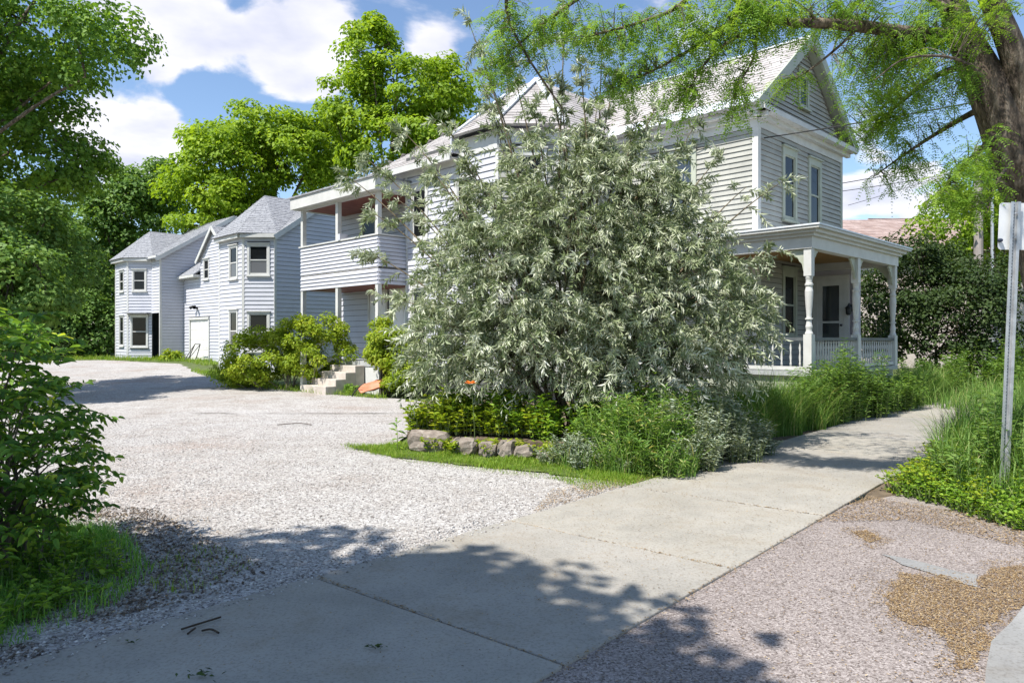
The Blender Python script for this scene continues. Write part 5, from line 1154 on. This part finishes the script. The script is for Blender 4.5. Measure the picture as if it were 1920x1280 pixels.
many('creeping_weed', [(-1.25, 9.72), (-.2, 9.3), (.45, 9.0), (.45, 9.2), (-.6, 9.75), (-1.2, 9.95)], 26, .22, 7, .2, .06, .6, L_lime, 'small creeping weeds growing over the edging stones', None, z0=.06)
many('goldenrod', [S(10.5, SW1 + .5), S(14, SW1 + .35), (8.9, 15.8), (6.1, 13.1), (4.2, 11.6)], 80, 1.5, 6, .24, .10, .25, L_mid, 'tall green goldenrod growing in front of the porch rail', 'goldenrod by the porch', step=.05, oval=False)
many('goldenrod', [(10.6, 17.5), (15, 19), (15, 21), (10.5, 20)], 30, 1.25, 7, .3, .14, .26, L_mid, 'tall weed standing before the dark thicket', 'weeds before the thicket', step=.07, oval=False)
many('clover_weed', [(3.75, 7.4), (4.4, 7.2), (5.6, 5.9), (5.5, 5.0), (4.6, 5.35), (4.0, 5.75)], 110, .26, 10, .20, .038, .70, L_weed, 'low green leafy weeds at the right corner of the walk', None, step=.04)
many('clover_weed', [(3.62, 7.25), S(9, SW0 - .1), S(11, SW0 - .1), (6.6, 8.0), (6.4, 6.0), (5.6, 4.9), (4.6, 5.3), (3.98, 5.7), (3.78, 6.4)], 110, .28, 10, .20, .042, .70, L_lime, 'low bright green leafy weed at the right edge of the sidewalk', 'low weeds on the right verge', step=.04)
many('broadleaf_weed', [(3.95, 6.7), (4.25, 6.0), (5.5, 5.2), (6.6, 6.2), (8.5, 9.2), (5.4, 8.6)], 110, .85, 8, .24, .070, .34, L_mid, 'taller broad leaved weed beside the sign post', 'weeds round the sign post', step=.05)
many('low_plant', [(-3.2, 3.3), (-2.5, 3.6), (-2.4, 4.2), (-2.6, 4.9), (-3.4, 5.2), (-3.4, 4.2)], 50, .16, 7, .14, .045, .6, L_weed, 'low broad leaved plant in the lower left grass', 'plants in the left grass', step=.04)
# a dock plant with big upright leaves at the foot of the edging, one sprig at its end
dk = thing('dock_plant', (.52, 8.95, 0), 'dock plant with large bright leaves before the stone edging', 'plant')
A = np.array([(math.cos(a) * .6, math.sin(a) * .6, 1.0) for a in np.linspace(0, 5.6, 8)]); P = np.tile((.52, 8.95, .02), (8, 1)) + rng.normal(0, .02, (8, 3)) * (1, 1, 0)
for i in range(8): leaf_obj('leaf', P[i:i + 1], A[i:i + 1], unit(np.array((0, -.6, .8)) + rng.normal(0, .2, (1, 3))), rng.uniform(.18, .30, 1), np.full(1, .075), L_lime, dk, oval=True, droop=.25)
weed('sprig', -1.55, 9.9, .42, 1, .05, .12, .32, L_weed, 'single leafy sprig leaning out at the end of the stone edging', None, cat='weed', step=.05)

# left foreground shrub: long leaves close to the lens
def left_shrub():
    base = np.array((-3.45, 4.7, 0)); root = thing('privet_shrub', base, 'leafy shrub filling the left edge beside the lot', 'shrub')
    blobs = [(-3.45, 4.6, 1.2, .50, .5, .42), (-3.35, 4.7, .8, .58, .55, .48), (-3.8, 4.9, 1.5, .5, .5, .25), (-3.2, 4.5, .50, .45, .5, .32)]
    n = 560; P0, ctr = blob_points(blobs, n, .55); P0[:, 2] = np.maximum(P0[:, 2], .12); wood, tw = [], []
    ext = np.array([Wd(140, 640, 4.5), Wd(110, 600, 4.6), Wd(80, 590, 4.4), Wd(150, 690, 4.5), Wd(100, 740, 4.4), Wd(105, 850, 4.3), Wd(95, 790, 4.3), Wd(60, 650, 4.4), Wd(115, 900, 4.2)]); P0 = np.vstack([P0, ext - (.14, 0, -.02)]); ctr = np.vstack([ctr, np.tile((-3.9, 4.6, .8), (len(ext), 1))]); n = len(P0)
    for i in range(0, n, 6):
        p = base + rng.normal(0, .15, 3) * (1, 1, 0); wood.append(tube_arr(bez(p, p * .5 + P0[i] * .5 + (0, 0, .3), P0[i], 7), np.linspace(.011, .003, 7), 5))
    V, F = merge(wood); np_mesh('stems', V, F, M_twig, root)
    od = unit(unit(P0 - ctr) * (1, .6, .5) + (.25, -.1, .35) + rng.normal(0, .4, (n, 3))); SL = rng.uniform(.14, .30, n); nl = 11; t = np.linspace(0, 1, nl)[None, :, None]
    pts = P0[:, None] + od[:, None] * SL[:, None, None] * t - np.array((0, 0, 1.)) * (SL * .3)[:, None, None] * t ** 2
    for i in range(n): tw.append(tube_arr(pts[i, ::3], np.linspace(.003, .0012, 4), 4))
    V, F = merge(tw); np_mesh('twigs', V, F, M_twig, root)['kind'] = 'stuff'
    tan = unit(np.gradient(pts, axis=1)).reshape(-1, 3); pos = pts.reshape(-1, 3); k = len(pos); sd = unit(np.cross(tan, np.array((0, 0, 1.))) * np.tile((1, -1), k // 2 + 1)[:k, None] + rng.normal(0, .25, (k, 3)))
    ax = tan * .6 + sd + np.array((0, 0, -.15)); L = rng.uniform(.05, .092, k)
    leaf_obj('leaves', pos, ax, unit(np.array((0, 0, 1.)) + rng.normal(0, .4, (k, 3))), L, L * rng.uniform(.38, .5, k), mat_leaf('privet_leaf', ((0, (.03, .07, .014)), (.5, (.065, .13, .022)), (.92, (.12, .20, .03)), (1, (.27, .30, .03))), .4, gain=2.2), root, oval=True, droop=.2)
left_shrub()
# ------------------------------------------------------------------ small things
# stone edging of the bed
ed = thing('stone_edging', (-.6, 9.75, 0), 'row of rough weathered stones edging the planting bed', 'edging')
M_rock = mat_plain('weathered_stone', (.15, .12, .10), (.31, .265, .225), 7, .95, .8, spots=((.40, .36, .31), 12, .55, .7), stretch=(1, 1, 2.5))
def rock(c, h, rz, seed, mat=None, parent=None, name='stone'):
    r = random.Random(seed); nx, ny, nz = 5, 3, 4; m = MB(); P = {}
    ca, sa = math.cos(rz), math.sin(rz)
    def pt(i, j, k):
        key = (i, j, k)
        if key not in P:
            x, y, z = (i / nx * 2 - 1), (j / ny * 2 - 1), (k / nz * 2 - 1); s = 1 - .10 * (abs(x) ** 4 + abs(y) ** 4 + abs(z) ** 4) / 1.0
            x, y, z = x * h[0] * s + r.uniform(-.014, .014), y * h[1] * s + r.uniform(-.014, .014), z * h[2] * s + r.uniform(-.012, .012)
            P[key] = len(m.v); m.v.append((c[0] + x * ca - y * sa, c[1] + x * sa + y * ca, c[2] + z))
        return P[key]
    for i in range(nx):
        for j in range(ny): m.f += [(pt(i, j, nz), pt(i + 1, j, nz), pt(i + 1, j + 1, nz), pt(i, j + 1, nz)), (pt(i, j + 1, 0), pt(i + 1, j + 1, 0), pt(i + 1, j, 0), pt(i, j, 0))]
        for k in range(nz): m.f += [(pt(i, 0, k), pt(i + 1, 0, k), pt(i + 1, 0, k + 1), pt(i, 0, k + 1)), (pt(i + 1, ny, k), pt(i, ny, k), pt(i, ny, k + 1), pt(i + 1, ny, k + 1))]
    for j in range(ny):
        for k in range(nz): m.f += [(pt(0, j + 1, k), pt(0, j, k), pt(0, j, k + 1), pt(0, j + 1, k + 1)), (pt(nx, j, k), pt(nx, j + 1, k), pt(nx, j + 1, k + 1), pt(nx, j, k + 1))]
    return m.build(name, mat or M_rock, parent, smooth=False)
ang = math.atan2(-.62, 1.45)
for i, (t, w, h) in enumerate(((0.0, .34, .16), (.55, .20, .12), (.90, .14, .10), (1.16, .11, .12), (1.42, .16, .09), (1.70, .12, .07))):
    p = np.array((-1.12, 9.78)) + np.array((math.cos(ang), math.sin(ang))) * t; rock((p[0], p[1], h * .85), (w, .13, h), ang + random.uniform(-.12, .12), 30 + i, parent=ed)
m = MB(); m.prism([(-1.25, 9.95, -.01), (.6, 9.2, -.01), (1.2, 9.6, -.01), (.4, 10.6, -.01), (-1.3, 10.9, -.01), (-1.5, 10.4, -.01)], (0, 0, .20)); m.build('raised_soil', M_soil)['kind'] = 'structure'
rk = rock((*G(748, 730), .12), (.10, .07, .07), .4, 77); rk.name = 'garden_stone'
tag(rk, 'single grey stone lying beside the stoop bush', 'stone')

# street sign seen from behind
sg = thing('street_sign', (4.5, 6.6, 0), 'back of a white metal street sign on a perforated steel post', 'sign')
M_galv = mat_plain('galvanised_post', (.40, .41, .42), (.58, .59, .60), 14, .4, .1, spec=.5); M_galv.node_tree.nodes['Principled BSDF'].inputs['Metallic'].default_value = .55
M_signback = mat_plain('sign_back', (.66, .67, .68), (.76, .77, .77), 5, .45, .05)
pb = Vector((4.47, 6.6, 0)); ptop = Vector((4.60, 6.62, 2.76)); ax_ = (ptop - pb).normalized()
ux = Vector((1, .10, 0)).normalized(); uy = ax_.cross(ux).normalized()
def post_sec(mb, x0, x1, y0, y1, z0=0., z1=1.):
    p, q = pb.lerp(ptop, z0), pb.lerp(ptop, z1); c = [(x0, y0), (x1, y0), (x1, y1), (x0, y1)]
    mb.hexa([p + ux * x + uy * y for x, y in c] + [q + ux * x + uy * y for x, y in c])
m = MB()                                   # u-channel: a web with a row of holes, two sides, two flanges
post_sec(m, -.048, -.022, -.004, 0); post_sec(m, .022, .048, -.004, 0); post_sec(m, -.022, -.018, -.0, .022); post_sec(m, .018, .022, 0, .022)
post_sec(m, -.018, -.006, .018, .022); post_sec(m, .006, .018, .018, .022)
nh = 92
for k in range(nh): post_sec(m, -.0059, .0059, .0181, .0219, (k + .30) / nh, (k + 1.0) / nh)
m.build('post', M_galv, sg)
m = MB(); post_sec(m, -.006, .006, .0225, .024); m.build('hole_backing', M_black, sg)
zc = 2.54; cp = pb.lerp(ptop, zc / 2.76)
W2, H2, rr = .20, .215, .03; outl = []
for cx, cz, a0 in ((W2 - rr, H2 - rr, 0), (-W2 + rr, H2 - rr, 90), (-W2 + rr, -H2 + rr, 180), (W2 - rr, -H2 + rr, 270)):
    for k in range(5): t = math.radians(a0 + k * 22.5); outl.append((cx + rr * math.cos(t), cz + rr * math.sin(t)))
cs = cp + ux * .065 + uy * .030
m = MB(); m.prism([cs + ux * x + ax_ * z for x, z in outl], uy * .003); m.build('sign_plate', M_signback, sg)
for zz in (-.11, .11):
    m = MB(); m.lathe(tuple(cp + ax_ * zz - uy * .010), [(.010, -.006), (.012, 0), (.010, .006)], 6); m.build('bolt', M_galv, sg)
m = MB(); m.lathe(tuple(cs - ux * .19 - ax_ * .13 - uy * .012), [(.004, -.02), (.020, -.012), (.024, .0), (.016, .012), (.004, .016)], 9); m.build('clip', mat_plain('dark_blue_clip', (.02, .03, .06), (.05, .06, .10), 9, .5, .1), sg)

# overhead wires
M_wire = mat_plain('wire_rubber', (.012, .012, .012), (.02, .02, .02), 9, .6, 0)
def wire(p, q, sag, r, label):
    p, q = np.array(p), np.array(q); t = np.linspace(0, 1, 30)[:, None]; c = p + (q - p) * t; c[:, 2] -= sag * 4 * (t * (1 - t))[:, 0]
    V, F = tube_arr(c, r, 6); return tag(np_mesh('overhead_wire', V, F, M_wire), label, 'wire', 'overhead wires')
wire(hp(2.6, -.36, 6.02), Wd(2100, 138, 13.0), .10, .014, 'thick black service cable crossing in front of the gable')
wire(hp(.5, 4.9, 5.7), Wd(2200, 205, 24), .15, .012, 'thin wire leaving the right corner of the house')
wire(hp(.5, 4.9, 5.5), Wd(2200, 230, 24), .2, .010, 'second thin wire just below the one at the right house corner')
wire(Wd(1590, 385, 34), Wd(2100, 190, 30), .3, .012, 'distant thin wire above the brown neighbouring roof')
# utility pole among the right hand trees
up_ = thing('utility_pole', (16.4, 25.5, 0), 'grey wooden utility pole among the light green leaves', 'pole')
m = MB(); m.lathe((16.4, 25.5, float(gz(25)) - .2), [(.17, 0), (.13, 8.2), (.12, 8.3)], 12); m.build('shaft', mat_plain('grey_pole_wood', (.24, .21, .19), (.38, .34, .31), 8, .9, .4, stretch=(1, 1, .2)), up_)
m = MB(); m.tube([(16.75, 25.3, .2), (16.75, 25.3, 6.5)], .05, 8); m.build('conduit', M_galv, up_)

# folded metal frame by the garage door
fr = thing('metal_frame', tuple(gw_.p(gs(10.7), .9, .45)), 'dark bent tube frame leaning before the garage door', 'frame')
for s_, nm in ((-.55, 'leg'), (.55, 'leg')):
    a = gw_.p(gs(11.2) + s_ * .9, .75, .44); b = gw_.p(gs(11.2) + s_ * .62, .45, 1.28); m = MB(); m.tube([a, b], .022, 6); m.build(nm, M_black, fr)
    a2 = gw_.p(gs(11.2) + s_ * .35, 1.05, .44); m = MB(); m.tube([a2, b], .018, 6); m.build('strut', M_black, fr)
m = MB(); m.tube([gw_.p(gs(11.2) - .35, .45, 1.28), gw_.p(gs(11.2) + .35, .45, 1.28)], .022, 6); m.build('top_bar', M_black, fr)

# fallen coral red panel on the steps and other odds
M_coral = mat_plain('faded_coral_plastic', (.52, .16, .085), (.66, .26, .16), 6, .5, .1)
cr = thing('plastic_panel', (*G(700, 727), .1), 'crumpled coral red plastic piece lying beside the concrete steps', 'plastic piece')
c = Vector((*Wd(703, 715, 18.7)[:2], .36)); m = MB(); nu, nv = 9, 6
for j in range(nv):
    for i in range(nu):
        u, v = i / (nu - 1) * 2 - 1, j / (nv - 1) * 2 - 1; m.v.append((c.x + u * .42 * (1 - .25 * v * v), c.y + v * .22, c.z + .10 * u + .10 * v - .13 * (1 - u * u) * (1 - v * v) + random.uniform(-.012, .012)))
m.f = [(j * nu + i, j * nu + i + 1, (j + 1) * nu + i + 1, (j + 1) * nu + i) for j in range(nv - 1) for i in range(nu - 1)]
o = m.build('shell', M_coral, cr, smooth=True); md = o.modifiers.new('thick', 'SOLIDIFY'); md.thickness = .012
m = MB(); m.tube([c + Vector((-.36, -.1, -.04)), c + Vector((-.50, -.2, -.2)), c + Vector((-.55, -.2, -.30))], .018, 6); m.build('handle', M_black, cr)
p = Wd(882, 719, 9.3); ol = thing('orange_lily', (p[0] + .05, p[1] + .1, .2), 'single orange flower among the weeds left of the willow', 'flower')
V, F = tube_arr(bez((p[0] + .05, p[1] + .1, .2), (p[0] + .04, p[1] + .08, .7), p, 8), .004, 5); np_mesh('stem', V, F, M_weedstem, ol)
pa = np.array([(math.cos(t), math.sin(t) - .5, .55) for t in np.arange(6) * math.pi / 3])
L_petal = mat_leaf('orange_petal', ((0, (.75, .16, .02)), (1, (.85, .24, .04))), .3, gain=1)
for i in range(6): leaf_obj('petal', p[None], pa[i:i + 1], unit(np.array([(-pa[i, 0], -pa[i, 1], 1.)])), np.full(1, .085), np.full(1, .036), L_petal, ol, oval=True, droop=.3)
# twigs and a leaf clump dropped on the walk
M_darktwig = mat_plain('fallen_twig', (.035, .025, .018), (.09, .065, .045), 20, .9, .3)
for i, (a, b, c_, lab) in enumerate((((340, 1183), (375, 1172), (414, 1160), 'longest of the fallen twigs on the shaded walk'), ((378, 1186), (395, 1183), (410, 1190), 'short fallen twig on the shaded walk'), ((352, 1192), (358, 1187), (366, 1181), 'tiny fallen twig below the longest one'), ((520, 796), (560, 793), (585, 796), 'thin twig lying on the sunny gravel'))):
    pts = [(*G(*q), .012 if i < 3 else .0) for q in (a, b, c_)]; V, F = tube_arr(catmull(pts, 5), .0055 if i < 3 else .007, 5); tag(np_mesh('fallen_twig', V, F, M_darktwig), lab, 'twig', 'fallen twigs')
def leaf_clump(px, py, n, r, label):
    g = G(px, py); root = thing('fallen_leaf_clump', (*g, .005), label, 'leaves', 'fallen leaf clumps'); P = np.stack([g[0] + rng.normal(0, r, n), g[1] + rng.normal(0, r * .7, n), rng.uniform(.006, .02, n)], -1)
    leaf_obj('leaves', P, np.stack([rng.normal(0, 1, n), rng.normal(0, 1, n), rng.uniform(0, .5, n)], -1), unit(np.array((0, 0, 1.)) + rng.normal(0, .5, (n, 3))), rng.uniform(.02, .045, n), rng.uniform(.008, .014, n), L_dark, root)['kind'] = 'stuff'
leaf_clump(706, 1216, 16, .018, 'small dark clump of fallen leaves on the shaded walk'); leaf_clump(382, 1268, 22, .035, 'fallen green sprig at the bottom edge of the walk'); leaf_clump(250, 1208, 7, .012, 'tiny fallen leaf bits left of the twigs on the walk')
